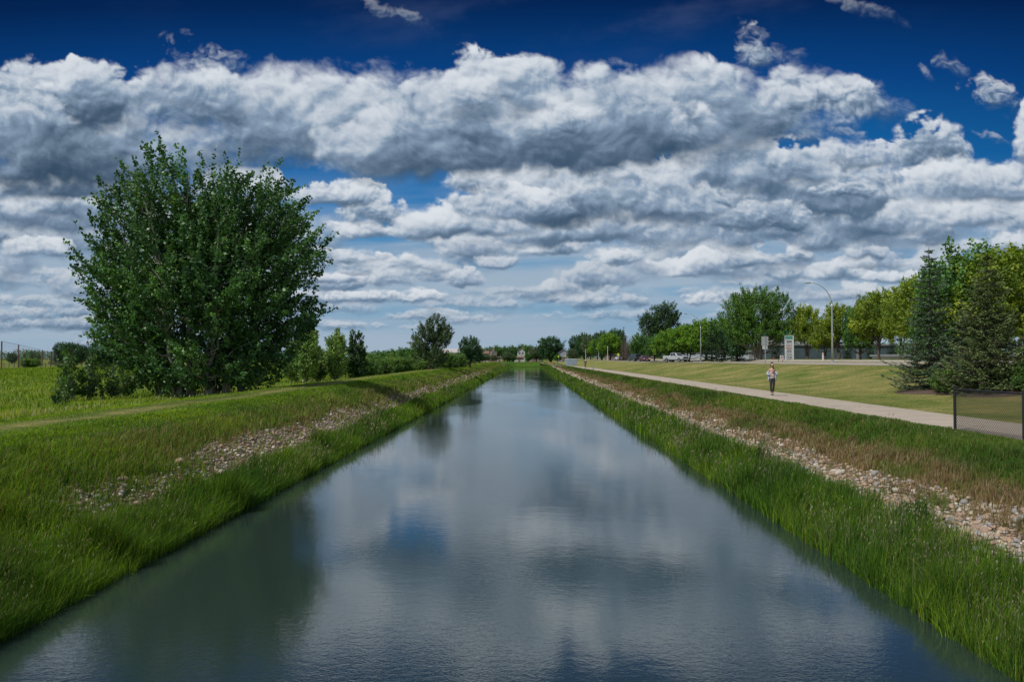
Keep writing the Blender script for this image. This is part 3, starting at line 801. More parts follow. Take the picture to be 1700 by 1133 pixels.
def scatter_stones():
    def cand(n, x0, x1, y0, y1, p):
        y = sample_y(n, y0, y1, p); x = rng.uniform(x0, x1, n)
        k = rng.random(n) < rockiness(x, y) ** 1.3
        return x[k], y[k]
    xr_, yr_ = cand(24000, 6.3, 8.8, 7.5, 260, 1.45)
    xl_, yl_ = cand(20000, -9.8, -7.1, 11, 240, 1.4)
    x = np.concatenate([xr_, xl_]); y = np.concatenate([yr_, yl_])
    d = np.hypot(x, y)
    s = rng.lognormal(math.log(.040), .40, len(x)) * np.where(x > 0, 1.0, .95)
    s = np.clip(np.maximum(s, d * .0011), .018, .145)
    z = ground_z(x, y) + s * .25
    vis = (np.abs(x) < .66 * y + .3) 
    order = np.argsort(-(s / d) * vis)
    big = order[:300]; rest = order[300:]
    meshes = []
    for i, (v, f) in enumerate(shapes):
        for j in range(5):
            me = bpy.data.meshes.new('cobble')
            fill_mesh(me, v, f.reshape(-1), np.full(len(f), 3), smooth_=True); me.materials.append(STM[j]); meshes.append(me)
    for i in big:
        me = meshes[rng.integers(len(meshes))]
        o = bpy.data.objects.new('cobble', me); COL.objects.link(o)
        o.location = (x[i], y[i], z[i] + s[i] * .08); o.scale = (s[i],) * 3
        o.rotation_euler = (rng.normal(0, .3), rng.normal(0, .3), rng.uniform(0, 6.28))
        if x[i] > 0: tag(o, 'rounded cobble in the pale stone strip along the right bank', 'stone', 'cobbles of the right bank')
        else: tag(o, 'rounded cobble in the bare stony patch on the left bank', 'stone', 'cobbles of the left bank')
    for sideflag, nm, lb in ((1, 'cobble_stones', 'smaller rounded stones filling the strip along the right bank'), (-1, 'cobble_stones', 'smaller stones scattered over the left bank slope')):
        sel = rest[np.sign(x[rest]) == sideflag]
        V = []; Fc = []; C = []; b0 = 0
        for i in sel:
            v, f = low[rng.integers(8)]
            a = rng.uniform(0, 6.28); ca, sa = math.cos(a), math.sin(a); b_ = rng.normal(0, .35); cb, sb = math.cos(b_), math.sin(b_)
            v = v @ np.array([[1, 0, 0], [0, cb, -sb], [0, sb, cb]]) @ np.array([[ca, -sa, 0], [sa, ca, 0], [0, 0, 1]])
            V.append(v * s[i] + np.array([x[i], y[i], z[i]])); Fc.append(f + b0); b0 += len(v)
            cc = np.array(stone_cols[rng.integers(5)][0]) * rng.uniform(.7, 1.15)
            C.append(np.repeat(cc[None], len(v), 0))
        V = np.concatenate(V); Fc = np.concatenate(Fc); C = np.concatenate(C)
        me = bpy.data.meshes.new(nm); fill_mesh(me, V, Fc.reshape(-1), np.full(len(Fc), 3), smooth_=False)
        add_color(me, np.concatenate([C, np.ones((len(C), 1))], 1))
        tag(link(nm, me, stone_stuff), lb, 'stones', kind='stuff')
stone_stuff = bpy.data.materials.new('stone_mixed'); stone_stuff.use_nodes = True
t = stone_stuff.node_tree; b = t.nodes['Principled BSDF']; b.inputs['Roughness'].default_value = .85
a = t.nodes.new('ShaderNodeAttribute'); a.attribute_name = 'col'; g = t.nodes.new('ShaderNodeTexCoord')
t.links.new(mixcol(t, 1.0, a.outputs['Color'], mixcol(t, noise(t, g.outputs['Object'], 22, 4, .6).step(.3, .7), (.8, .8, .8), (1.15, 1.12, 1.1)), 'MULTIPLY'), b.inputs['Base Color'])
scatter_stones()
# ------------------------------------------------------------------ trees
bark_grey = mat('bark_grey', (.21, .185, .15), .9, bump=(18, .8), var=(4.0, (.10, .085, .07), .4, .7))
bark_pale = mat('bark_pale', (.27, .25, .21), .85, bump=(14, .6), var=(3.0, (.17, .15, .12), .5, .75))
bark_dark = mat('bark_dark', (.095, .075, .06), .9, bump=(18, .8))
leafm = {
 'poplar': leaf_mat('leaf_poplar', (1, 1, 1), .30, .42, .40), 'green': leaf_mat('leaf_green', (1, 1, 1), .36, .5, .3),
 'needle': leaf_mat('needles', (1, 1, 1), .12, .6, .25)}
def tubes_arrays(segs, col, n=5):
    """segs: list of (points Nx3, radii N)"""
    V = []; Lp = []; C = []; b = 0; cnt = 0
    ang = np.arange(n) * 2 * PI / n
    for P, r in segs:
        P = np.asarray(P, float); r = np.asarray(r, float); m = len(P)
        d = unit(np.gradient(P, axis=0))
        ref = np.array([0, 1.0, 0]) if abs(d[0][1]) < .8 else np.array([1.0, 0, 0])
        a = unit(np.cross(d, ref)); c = np.cross(d, a)
        ring = P[:, None] + (a[:, None] * np.cos(ang)[None, :, None] + c[:, None] * np.sin(ang)[None, :, None]) * r[:, None, None]
        V.append(ring.reshape(-1, 3))
        i = np.arange(m - 1)[:, None] * n; k = np.arange(n)[None]; k2 = (k + 1) % n
        Lp.append((np.stack([i + k, i + k2, i + n + k2, i + n + k], -1).reshape(-1, 4) + b)); b += m * n
    L = np.concatenate(Lp)
    V = np.concatenate(V)
    return V, L.reshape(-1), np.full(len(L), 4), np.repeat(np.array(col)[None], len(V), 0)
def curve(p0, p1, sag=0.0, n=5, wob=0.0, up=0.0, r=None):
    t_ = np.linspace(0, 1, n)[:, None]
    P = np.asarray(p0) * (1 - t_) + np.asarray(p1) * t_
    P[:, 2] += (np.sin(PI * t_) * sag)[:, 0]
    if wob: P[1:-1] += (r or rng).normal(0, wob, (n - 2, 3))
    return P
def leaves_arrays(P, size, cols, r, up=.35, aspect=.75, axis=None, yspread=None):
    n = len(P)
    nrm = unit(r.normal(0, 1, (n, 3)) + np.array([0, 0, up]))
    t_ = unit(np.cross(nrm, r.normal(0, 1, (n, 3)))) if axis is None else unit(axis + r.normal(0, .35, (n, 3)))
    bt = unit(np.cross(nrm, t_))
    s = (size * r.uniform(.65, 1.3, n))[:, None]
    v = np.stack([P - t_ * s * .5, P + bt * s * aspect * .45 + t_ * s * .05, P + t_ * s * .55, P - bt * s * aspect * .45 + t_ * s * .05], 1)
    c = np.repeat(cols[:, None], 4, 1).reshape(-1, 3)
    b = np.arange(n) * 4
    return v.reshape(-1, 3), np.stack([b, b + 1, b + 2, b + 3], -1).reshape(-1), np.full(n, 4), c
def mesh_from(parts, name, m):
    vs = []; ls = []; ss = []; cs = []; b = 0
    for v, l, s, c in parts:
        vs.append(v); ls.append(l + b); ss.append(s); cs.append(c); b += len(v)
    v = np.concatenate(vs); c = np.concatenate(cs)
    me = bpy.data.meshes.new(name); fill_mesh(me, v, np.concatenate(ls), np.concatenate(ss), smooth_=(name != 'crown'))
    add_color(me, np.concatenate([c, np.ones((len(c), 1))], 1)); me.materials.append(m)
    return me
def broadleaf(seed, H, lobes, stems, nshoot, per, leaf, cols, shoot_len=1.0, upsweep=.8, spread=.16, bark=bark_grey, lm='green', trunk_r=.18, bare=0.0, limb_every=3, inner=.45, cluster=0.0, sidegap=None, twigs=True, sprays=0):
    """lobes: (x, y, z, rx, ry, rz) crown volumes; stems: (base x, base y, top x, top y, top z)"""
    r = np.random.default_rng(seed)
    segs = []; SP = []
    for (bx, by, tx, ty, tz) in stems:
        n = 9; t_ = np.linspace(0, 1, n)
        P = np.stack([bx + (tx - bx) * t_ ** 1.25, by + (ty - by) * t_ ** 1.25, -.15 + (tz + .15) * t_], -1)
        P[1:-1] += r.normal(0, .012 * H, (n - 2, 3)) * np.array([1, 1, .2])
        R_ = trunk_r * (1 - t_ * .86); R_[0] *= 1.45
        segs.append((P, R_)); SP.append((P, R_))
    SPc = np.concatenate([p for p, _ in SP]); SRc = np.concatenate([q for _, q in SP])
    # shoot ends inside the crown volumes
    vol = np.array([l[3] * l[4] * l[5] for l in lobes]) ** .8; pr = vol / vol.sum()
    li = r.choice(len(lobes), nshoot, p=pr); Lb = np.array(lobes)[li]
    d = unit(r.normal(0, 1, (nshoot, 3))); rad = (inner + (1 - inner) * r.random(nshoot)) ** .6
    C = Lb[:, :3] + d * rad[:, None] * Lb[:, 3:]
    C = C[C[:, 2] > .15]
    if sidegap is not None: C = C[~sidegap(C)]
    ns = len(C)
    if sprays:
        d2 = unit(r.normal(0, 1, (sprays, 3)) * np.array([1, .8, 1])); d2[:, 2] = np.abs(d2[:, 2]) * .9 - .25
        lj = r.choice(len(lobes), sprays, p=pr); Lj = np.array(lobes)[lj]
        C2 = Lj[:, :3] + unit(d2) * Lj[:, 3:] * 1.02
        inside = np.zeros(len(C2), bool)
        for l in lobes: inside |= (((C2 - np.array(l[:3])) / np.array(l[3:])) ** 2).sum(1) < .93
        C2 = C2[~inside & (C2[:, 2] > 2.2)]
        C = np.concatenate([C, C2]); nsp = len(C2); ns = len(C)
    else: nsp = 0
    cen = np.average(np.array(lobes)[:, :3], axis=0, weights=vol)
    out = unit((C - cen) * np.array([1, 1, .45]))
    dirs = unit(out * (1 - upsweep * .55) + np.array([0, 0, upsweep]) + r.normal(0, .22, (ns, 3)))
    if nsp: dirs[-nsp:] = unit(out[-nsp:] * .75 + np.array([0, 0, .75]) + r.normal(0, .18, (nsp, 3)))
    Ls = shoot_len * r.uniform(.55, 1.35, ns)
    if nsp: Ls[-nsp:] *= r.uniform(1.1, 1.75, nsp)
    A = C - dirs * (Ls * .45)[:, None]; B = C + dirs * (Ls * .55)[:, None]
    leafP = []; leafC = []
    base = pick_r(cols, ns, r)
    cl = fbm(C[:, 0] * .55 + seed, C[:, 2] * .55 + C[:, 1] * .4, seed, 3)[:, None]
    base = base * (1 + .38 * cl) * (1 + cl * np.array([.18, .04, -.15]))
    for i in range(ns):
        if twigs and i % limb_every == 0:
            q = SPc[:, 2] < A[i, 2] - .25 * np.hypot(SPc[:, 0] - A[i, 0], SPc[:, 1] - A[i, 1])
            if q.any():
                dd = np.linalg.norm(SPc - A[i], axis=1) + (~q) * 1e3
                j = int(np.argmin(dd)); a0 = SPc[j]
                P = curve(a0, A[i], sag=-.10 * np.linalg.norm(A[i] - a0), n=5, wob=.012 * H * .5, r=r)
                r0 = min(SRc[j] * .55, .012 * H * .5 + .02)
                segs.append((P, np.linspace(r0, .012, 5)))
                segs.append((np.stack([A[i], B[i]]), np.array([.012, .005])))
            elif bare: segs.append((np.stack([A[i], B[i]]), np.array([.012, .005])))
    if bare < 1:
        cnt = np.full(ns, per)
        if nsp: cnt[-nsp:] = int(per * 1.7)
        k = np.repeat(np.arange(ns), cnt); m = len(k); u = r.random(m)
        dens = r.random(ns) > bare
        taper = (1 - .55 * u)[:, None]
        J = r.normal(0, spread, (m, 3)) * taper
        P = A[k] + (B[k] - A[k]) * u[:, None] + J
        bend = (u ** 2)[:, None] * r.normal(0, .12, (ns, 3))[k] * Ls[k][:, None]
        P = P + bend
        cc = base[k] * r.uniform(.8, 1.2, (m, 1))
        sel = dens[k] & (P[:, 2] > .05)
        P = P[sel]; cc = cc[sel]
        crown = mesh_from([leaves_arrays(P, np.full(len(P), leaf), cc, r)], 'crown', leafm[lm])
    else: crown = None
    trunk = mesh_from([tubes_arrays(segs, (1, 1, 1))], 'trunk', bark)
    return trunk, crown
def pick_r(cols, n, r):
    cols = np.array(cols); return cols[r.integers(len(cols), size=n)] * r.uniform(.82, 1.18, (n, 1))
def spruce(seed, H, Rb, cols, nwh=None, leaf=.10, droop=.25, bare_low=.25, dens=1.0):
    r = np.random.default_rng(seed)
    segs = [(np.array([[0, 0, -.1], [.02, 0, H * .5], [0, .02, H]]), np.array([H * .018, H * .010, .01]))]
    LP = []; LC = []; LA = []
    z = bare_low
    step = H * .040 / dens
    while z < H * .985:
        q = 1 - z / H
        Rr = Rb * (q ** .80) * r.uniform(.85, 1.12) + .05
        nb = max(5, int((8 + 7 * q) * dens))
        a0 = r.uniform(0, 6.28)
        for k in range(nb):
            a = a0 + 2 * PI * k / nb + r.normal(0, .12); L = Rr * r.uniform(.55, 1.2)
            n = 7; t_ = np.linspace(0, 1, n)
            dx, dy = math.cos(a), math.sin(a)
            zz = z + r.normal(0, step * .3) + L * (.10 * t_ - droop * 1.5 * t_ * (1 - t_) * 1.0 - droop * .3 * t_) + .08 * L * t_ ** 3
            P = np.stack([dx * L * t_, dy * L * t_, zz], -1)
            segs.append((P, np.linspace(.012 + .008 * L, .004, n)))
            m = int(42 * L / .8 * dens) + 10
            u = r.beta(1.7, 1.2, m)
            pos = np.stack([np.interp(u, t_, P[:, c]) for c in range(3)], -1)
            side = np.array([-dy, dx, 0.0]); sg = r.choice([-1, 1], m)
            fan = (1 - u) * L * .42 + .05
            off = r.random(m) * fan
            pos = pos + side * (sg * off)[:, None] + np.array([dx, dy, 0]) * (off * .5)[:, None]
            pos[:, 2] -= off * droop * .55 + r.random(m) * .03
            ax = side * sg[:, None] * .8 + np.array([dx, dy, -.12])
            tip = (u > .8)[:, None]
            c0 = np.array(cols)[r.integers(len(cols), size=m)] * r.uniform(.75, 1.2, (m, 1))
            LP.append(pos); LA.append(ax + 0 * pos); LC.append(np.where(tip, c0 * 1.25, c0))
        z += step * (1.0 + .5 * (1 - q))
    P = np.concatenate(LP); Cc = np.concatenate(LC); A = np.concatenate(LA)
    crown = mesh_from([leaves_arrays(P, np.full(len(P), leaf), Cc, r, up=1.6, aspect=.38, axis=A)], 'crown', leafm['needle'])
    trunk = mesh_from([tubes_arrays(segs, (1, 1, 1))], 'trunk', bark_dark)
    return trunk, crown
ARCH = {}
def plant(arch, x, y, label, cat='tree', group=None, s=1.0, rz=None, z=None, name=None, sx=None):
    nm, tr, cr = ARCH[arch]
    zz = float(ground_z(np.array([x]), np.array([y]))[0]) if z is None else z
    o = empty(name or nm, (x, y, zz), label, cat, group, rng.uniform(0, 6.28) if rz is None else rz)
    sz = s * 1.0
    o.scale = (sx or s, sx or s, s)
    if tr: link('trunk', tr, None, o)
    if cr: link('crown', cr, None, o)
    return o
def at(px, d):     # ground point seen in that column of the picture, at that distance ahead
    return (px - 874.0) / F * d
PG = [(.060, .150, .046), (.082, .190, .058), (.044, .110, .038), (.110, .225, .070)]
# the big many-stemmed poplar clump on the left bank
lobes = [(-.2, 0, 2.0, 4.2, 3.2, 2.0), (2.8, 0, 2.4, 2.6, 2.8, 2.3), (-3.0, 0, 2.2, 2.0, 2.4, 2.0), (-2.3, -.4, 11.3, 1.5, 2.2, 3.4), (-.2, .4, 11.0, 1.6, 2.2, 2.9), (1.9, -.2, 11.0, 1.7, 2.2, 2.9), (4.3, .2, 10.6, 1.5, 2.2, 2.6), (-4.5, 0, 10.6, 1.5, 2.2, 2.7), (-5.8, .2, 7.8, 1.5, 2.0, 2.2), (5.9, 0, 8.4, 1.25, 2.0, 2.4), (-5.0, 0, 5.4, 1.4, 2.0, 1.6), (5.2, .3, 4.6, 1.7, 2.0, 2.2), (-3.9, -.3, 4.0, 2.3, 2.4, 2.0), (-.8, -1.4, 6.6, 3.4, 3.0, 3.6), (2.2, -.8, 6.4, 3.2, 3.2, 3.6), (0, 1.5, 7.6, 4.6, 3.0, 4.4)]
stems = [(-2.2, -.5, -4.6, -1, 10.5), (-1.4, .6, -2.4, 1.5, 12.6), (-.5, -.4, -.6, -.6, 13.6), (.6, .5, 1.2, 1.2, 13.2), (1.6, -.5, 3.2, -.6, 12.2), (2.5, .4, 5.0, .8, 10.0), (-.9, -1.0, -1.8, -3.0, 10.5), (1.0, -1.1, 2.2, -3.0, 10.2), (.2, .9, .3, 3.3, 11)]
ARCH['clump'] = ('poplar_clump',) + broadleaf(21, 14.5, lobes, stems, 2150, 46, .205, PG, shoot_len=1.5, upsweep=.60, spread=.15, bark=bark_pale, lm='poplar', trunk_r=.17, limb_every=4, inner=.20, sprays=620)
cd = 47.0
plant('clump', at(330, cd), cd, 'huge rounded many-stemmed dark green poplar standing on the left bank', rz=0, s=.985)
# saplings at its feet
SG = [(.063, .140, .035), (.091, .182, .042), (.049, .112, .031)]
ARCH['sapling'] = ('poplar_sapling',) + broadleaf(22, 2.2, [(0, 0, 1.3, .25, .25, 1.1), (.5, .1, .9, .22, .3, .8), (-.4, 0, .7, .25, .3, .6)], [(0, 0, .1, 0, 2.1), (.1, .1, .5, .2, 1.5), (-.1, 0, -.4, .1, 1.4)], 44, 24, .13, SG, shoot_len=.6, upsweep=1.0, spread=.09, trunk_r=.018, lm='poplar', limb_every=2)
for px, d, s, lb in ((112, 42, 1.35, 'leafy poplar sapling, leftmost of those left of the big clump'), (142, 43, 1.25, 'leafy poplar sapling between the leftmost sapling and the big clump'), (176, 44, .95, 'leafy poplar sapling nearest the foot of the big clump on its left'), (92, 38, .7, 'low leafy poplar sucker in the meadow grass at the crest edge'), (200, 45, 1.1, 'low poplar sucker under the left edge of the big clump')):
    plant('sapling', at(px, d), d, lb, 'sapling', 'poplar saplings left of the clump', s=s)

# kinds of tree seen across the scene
YG = [(.206, .288, .033), (.244, .312, .037), (.156, .231, .027)]
BG = [(.150, .285, .030), (.190, .335, .034), (.110, .230, .028)]
MG = [(.090, .200, .046), (.120, .245, .056), (.068, .160, .042)]
DG = [(.050, .128, .050), (.070, .160, .060), (.040, .10, .044)]
GG = [(.115, .155, .081), (.135, .182, .095), (.088, .128, .068)]
ARCH['cottonwood'] = ('cottonwood_tree',) + broadleaf(31, 13, [(0, 0, 8, 4.2, 4, 4.4), (-4.0, 0, 7, 2.8, 3, 4.2), (4.2, 0, 7.2, 2.8, 3, 4.4), (-2.0, 0, 9.5, 2.2, 2.5, 3.0), (2.4, 0, 9.8, 2.2, 2.5, 2.8), (0, 0, 5, 5.6, 4.4, 2.6)],
    [(-.2, 0, -3.6, 0, 8.5), (0, .1, -1.4, .8, 11), (.2, 0, 1.2, -.6, 11.4), (.3, 0, 4.2, .5, 9.5)], 900, 48, .24, [(.095, .205, .034), (.125, .245, .040), (.070, .160, .030)], shoot_len=1.5, upsweep=.95, spread=.24, trunk_r=.34, inner=.3)
ARCH['maple_yellow'] = ('maple_tree',) + broadleaf(32, 8.5, [(0, 0, 5.6, 2.5, 2.5, 2.5), (-1.6, 0, 4.2, 1.7, 1.8, 1.9), (1.6, .2, 4.4, 1.8, 1.8, 2.0), (.3, 0, 7.0, 1.4, 1.4, 1.3)], [(0, 0, -.7, 0, 7), (.1, 0, .8, 0, 7.2), (0, .1, 0, .6, 6.5)], 340, 46, .21, YG, shoot_len=.95, upsweep=.75, spread=.22, trunk_r=.15, bark=bark_dark, inner=.25)
ARCH['maple_bright'] = ('round_tree',) + broadleaf(33, 7.5, [(0, 0, 4.4, 3.4, 3.2, 2.7), (-2.2, 0, 3.4, 1.9, 2, 1.8), (2.2, 0, 3.5, 1.9, 2, 1.8)], [(0, 0, -.8, 0, 5.6), (.1, 0, .9, .3, 5.8)], 420, 50, .24, BG, shoot_len=.8, upsweep=.55, spread=.26, trunk_r=.16, bark=bark_dark, inner=.25)
ARCH['mid'] = ('leafy_tree',) + broadleaf(34, 8.5, [(0, 0, 5.0, 2.8, 2.8, 3.2), (-1.4, 0, 3.4, 1.9, 1.9, 1.9), (1.5, 0, 3.6, 1.9, 1.9, 2.1)], [(0, 0, -.6, 0, 7.2), (.1, 0, .8, 0, 7.2)], 340, 46, .24, MG, shoot_len=1.1, upsweep=.9, spread=.22, trunk_r=.16, bark=bark_dark, inner=.25)
ARCH['dark'] = ('dark_tree',) + broadleaf(35, 9, [(0, 0, 5.0, 2.8, 2.8, 3.4), (-1.5, 0, 3.0, 1.8, 1.9, 2.3), (1.5, 0, 3.2, 1.8, 1.9, 2.3)], [(0, 0, -.6, 0, 8), (.1, 0, .8, 0, 7.6)], 340, 46, .25, DG, shoot_len=1.3, upsweep=1.0, spread=.22, trunk_r=.16, bark=bark_dark, inner=.2, lm='poplar')
ARCH['tall_dark'] = ('tall_poplar',) + broadleaf(36, 15, [(0, 0, 9.5, 3.8, 3.6, 4.6), (-3.4, 0, 9.0, 2.2, 2.2, 2.6), (2.6, 0, 11.4, 2.4, 2.3, 2.8), (3.0, 0, 7.0, 2.6, 2.6, 3.0), (-1.5, 0, 5.5, 3, 3, 3.4)], [(0, 0, -3.0, 0, 10.5), (.2, 0, .5, 0, 12), (.3, 0, 3.0, 0, 13)], 620, 40, .30, [(.050, .105, .042), (.068, .135, .052), (.038, .082, .036)], shoot_len=1.5, upsweep=.8, spread=.28, trunk_r=.26, inner=.3, lm='poplar')
ARCH['pale'] = ('willow_tree',) + broadleaf(37, 7, [(0, 0, 4.0, 2.6, 2.6, 2.7), (-1.2, 0, 2.6, 1.8, 1.8, 1.8), (1.3, 0, 2.6, 1.8, 1.8, 1.8)], [(0, 0, -.8, 0, 5.6), (.1, 0, .9, 0, 5.6)], 300, 40, .22, GG, shoot_len=.9, upsweep=.6, spread=.22, trunk_r=.14, bark=bark_dark, inner=.2)
ARCH['windblown'] = ('young_poplar',) + broadleaf(38, 6, [(0, 0, 3.4, 1.15, 1.15, 2.3), (.25, 0, 5.0, .6, .6, 1.1), (-.2, 0, 1.7, 1.2, 1.2, 1.3)], [(0, 0, .4, 0, 5.9), (-.1, 0, -.4, 0, 3.6)], 260, 62, .17, [(.25, .37, .11), (.29, .41, .125), (.17, .29, .08)], shoot_len=1.0, upsweep=.95, spread=.13, trunk_r=.07, bark=bark_pale, inner=.2, lm='poplar')
ARCH['slender'] = ('young_poplar',) + broadleaf(39, 6, [(0, 0, 3.2, 1.0, 1.0, 2.6), (0, 0, 1.3, 1.35, 1.3, 1.4)], [(0, 0, .1, 0, 5.9)], 230, 62, .16, [(.060, .125, .036), (.080, .150, .044), (.045, .10, .032)], shoot_len=.8, upsweep=.95, spread=.11, trunk_r=.07, inner=.2, lm='poplar')
ARCH['half_bare'] = ('half_bare_poplar',) + broadleaf(40, 10, [(.8, 0, 6.2, 2.0, 2.0, 3.3), (-1.7, 0, 4.6, 2.0, 1.8, 2.8), (2.2, 0, 5.6, 1.7, 1.6, 1.9), (0, 0, 2.0, 2.9, 2.4, 2.0)], [(-.2, 0, -2.0, 0, 8.2), (0, 0, .8, 0, 9.8), (.2, 0, 2.6, 0, 7.6), (.1, .2, 1.2, .5, 4)], 520, 46, .21, [(.085, .135, .055), (.110, .165, .070), (.065, .112, .048)], shoot_len=1.1, upsweep=.8, spread=.17, trunk_r=.12, inner=.2, bare=.10, limb_every=2)
ARCH['bare'] = ('bare_tree',) + broadleaf(41, 7, [(0, 0, 4.2, 2.0, 2, 2.8), (1.0, 0, 3.0, 1.8, 1.8, 2.2)], [(0, 0, -.5, 0, 6.4), (.1, 0, .9, 0, 6.0)], 320, 6, .14, [(.14, .11, .07)], shoot_len=1.3, upsweep=.9, spread=.2, trunk_r=.10, inner=.1, bare=.6, limb_every=1)
ARCH['bush'] = ('bush',) + broadleaf(42, 3, [(0, 0, 1.3, 1.7, 1.6, 1.4), (-.9, 0, 1.0, 1.1, 1.1, 1.1), (1.0, .2, 1.1, 1.1, 1.1, 1.1)], [(0, 0, -.5, 0, 2.2), (.1, 0, .6, 0, 2.2)], 200, 40, .17, [(.125, .225, .050), (.160, .265, .060), (.09, .175, .042)], shoot_len=.6, upsweep=.8, spread=.18, trunk_r=.05, inner=.15)
SBL = [(.085, .145, .078), (.105, .172, .090), (.062, .110, .060)]
SGR = [(.115, .160, .058), (.150, .195, .074), (.085, .125, .048)]
SDK = [(.029, .062, .034), (.039, .078, .042), (.023, .049, .029)]
ARCH['spruce_green'] = ('spruce_tree',) + spruce(51, 6.0, 2.25, SGR, leaf=.120, droop=.28, bare_low=.20, dens=1.25)
ARCH['spruce_blue'] = ('spruce_tree',) + spruce(52, 6.6, 1.75, SBL, leaf=.115, droop=.20, bare_low=.20, dens=1.15)
ARCH['spruce_far'] = ('spruce_tree',) + spruce(53, 8.0, 2.3, SDK, leaf=.26, droop=.25, bare_low=.5, dens=.75)
ARCH['spruce_red'] = ('spruce_tree',) + spruce(54, 8.0, 1.9, [(.13, .075, .055), (.10, .07, .045), (.06, .07, .04)], leaf=.26, droop=.25, bare_low=.5, dens=.75)
def fit(arch, px, d, top, label, cat='tree', group=None, H=None, sx=None, rz=None, z=None, name=None, X=None):
    """scale a kind so that its top is seen at picture row top"""
    x = at(px, d) if X is None else X
    zz = float(ground_z(np.array([x]), np.array([d]))[0]) if z is None else z
    h = CAMZ + (595 - top) / F * d - zz
    s = h / HT[arch]
    return plant(arch, x, d, label, cat, group, s=s, sx=(sx * s if sx else None), rz=rz, z=zz, name=name)
HT = {}
for k_, (nm, tr, cr) in ARCH.items():
    n_ = len(cr.vertices) if cr else len(tr.vertices); a_ = np.empty(n_ * 3, np.float32); (cr or tr).vertices.foreach_get('co', a_); HT[k_] = float(np.percentile(a_[2::3], 99.9))

# --- right foreground planting
fit('spruce_green', 1632, 36.0, 428, 'broad drooping grey-green spruce, the largest conifer, behind the chain-link fence', rz=.4, sx=1.0)
fit('spruce_blue', 1538, 40.0, 417, 'tall pointed blue-green spruce left of the broad drooping spruce', rz=1.4)
fit('spruce_blue', 1590, 41.5, 500, 'shorter spruce half hidden between the pointed spruce and the broad drooping one', rz=2.2)
fit('mid', 1600, 45.0, 402, 'tall leafy tree rising behind the broad drooping spruce', sx=1.0)
fit('maple_yellow', 1692, 44.0, 408, 'yellow-green leafy tree at the right edge behind the broad spruce', sx=1.1)
fit('maple_yellow', 1645, 43.0, 412, 'yellow-green leafy tree between the dark leafy tree and the right edge tree', sx=1.0)
fit('mid', 1560, 50.0, 470, 'leafy green tree behind the tall pointed spruce', sx=.9)
fit('maple_yellow', 1515, 62.0, 458, 'yellow-green tree directly left of the tall pointed spruce', sx=.95)
for px, d, tp, lb in ((1560, 37.5, 606, 'low dark green shrub in the mulch at the foot of the two spruces'), (1672, 36.0, 596, 'low bright green shrub in the mulch right of the broad spruce'), (1697, 34.5, 600, 'low green shrub at the right edge of the mulch bed')):
    fit('bush', px, d, tp, lb, 'shrub', 'shrubs in the mulch bed', sx=.9)
# --- row beyond the road, right to left
G1 = 'yellow-green maples beyond the road'
fit('maple_yellow', 1492, 98.0, 486, 'yellow-green maple beside the spruces, tallest of the row beyond the road', group=G1, sx=.9)
fit('maple_yellow', 1452, 104.0, 481, 'yellow-green maple two places right of the nearest tall street lamp', group=G1, sx=1.1)
fit('mid', 1424, 112.0, 500, 'darker leafy tree just right of the nearest tall street lamp, thin grey lower limbs', sx=.8)
fit('maple_yellow', 1388, 116.0, 503, 'yellow-green maple directly behind the nearest tall street lamp', group=G1, sx=.95)
fit('maple_yellow', 1336, 140.0, 506, 'yellow-green maple overhanging the tall sign pylon', group=G1, sx=.9)
fit('maple_yellow', 1366, 118.0, 536, 'small round yellow-green maple left of the nearest tall street lamp', group=G1, sx=1.1)
fit('cottonwood', 1256, 142.0, 476, 'large spreading cottonwood with thick grey forked trunk behind the metal street sign', rz=0, sx=.98)
fit('dark', 1222, 150.0, 520, 'dark tree behind the left side of the large cottonwood')
for i, (px, d, tp) in enumerate(((1196, 152, 545), (1212, 156, 552), (1226, 150, 556), (1286, 158, 548), (1402, 150, 556), (1440, 145, 558), (1476, 140, 552), (1180, 168, 528))):
    fit('spruce_far', px, d, tp, ['dark spruce under the left edge of the large cottonwood', 'dark spruce with bare lower trunk beneath the cottonwood, second from its left', 'dark spruce close to the left of the cottonwood trunk', 'dark spruce between the cottonwood trunk and the sign pylon', 'dark spruce in front of the dark building right of the nearest lamp', 'dark spruce in front of the dark building, middle of three', 'dark spruce in front of the dark building nearest the big spruces', 'dark pointed spruce right of the second street lamp'][i], group='dark spruces beyond the road', sx=.9)
G2 = 'bright round trees beyond the road'
for px, d, tp, lb, ar in ((1170, 178, 530, 'bright green round tree just right of the second street lamp', 'maple_bright'), (1142, 180, 538, 'bright green round tree above the silver pickup', 'maple_bright'), (1112, 188, 546, 'bright green round tree between the pickup and the third street lamp', 'maple_bright'),
        (1086, 214, 556, 'green tree just right of the third street lamp', 'mid'), (1062, 226, 552, 'green tree over the dark car and the red car', 'mid'), (1201, 172, 520, 'green tree hugging the left side of the large cottonwood', 'mid')):
    fit(ar, px, d, tp, lb, group=G2)
fit('tall_dark', 1096, 262.0, 501, 'tall dark poplar towering over the bright round trees', rz=0, sx=1.0)
fit('spruce_red', 1035, 255.0, 543, 'reddish brown dying spruce between the bright trees', sx=.8)
fit('bare', 1046, 240.0, 556, 'leafless grey-brown tree right of the dying spruce', sx=1.1)
fit('bare', 1056, 236.0, 566, 'leafless thin tree behind the dark car', sx=1.0)
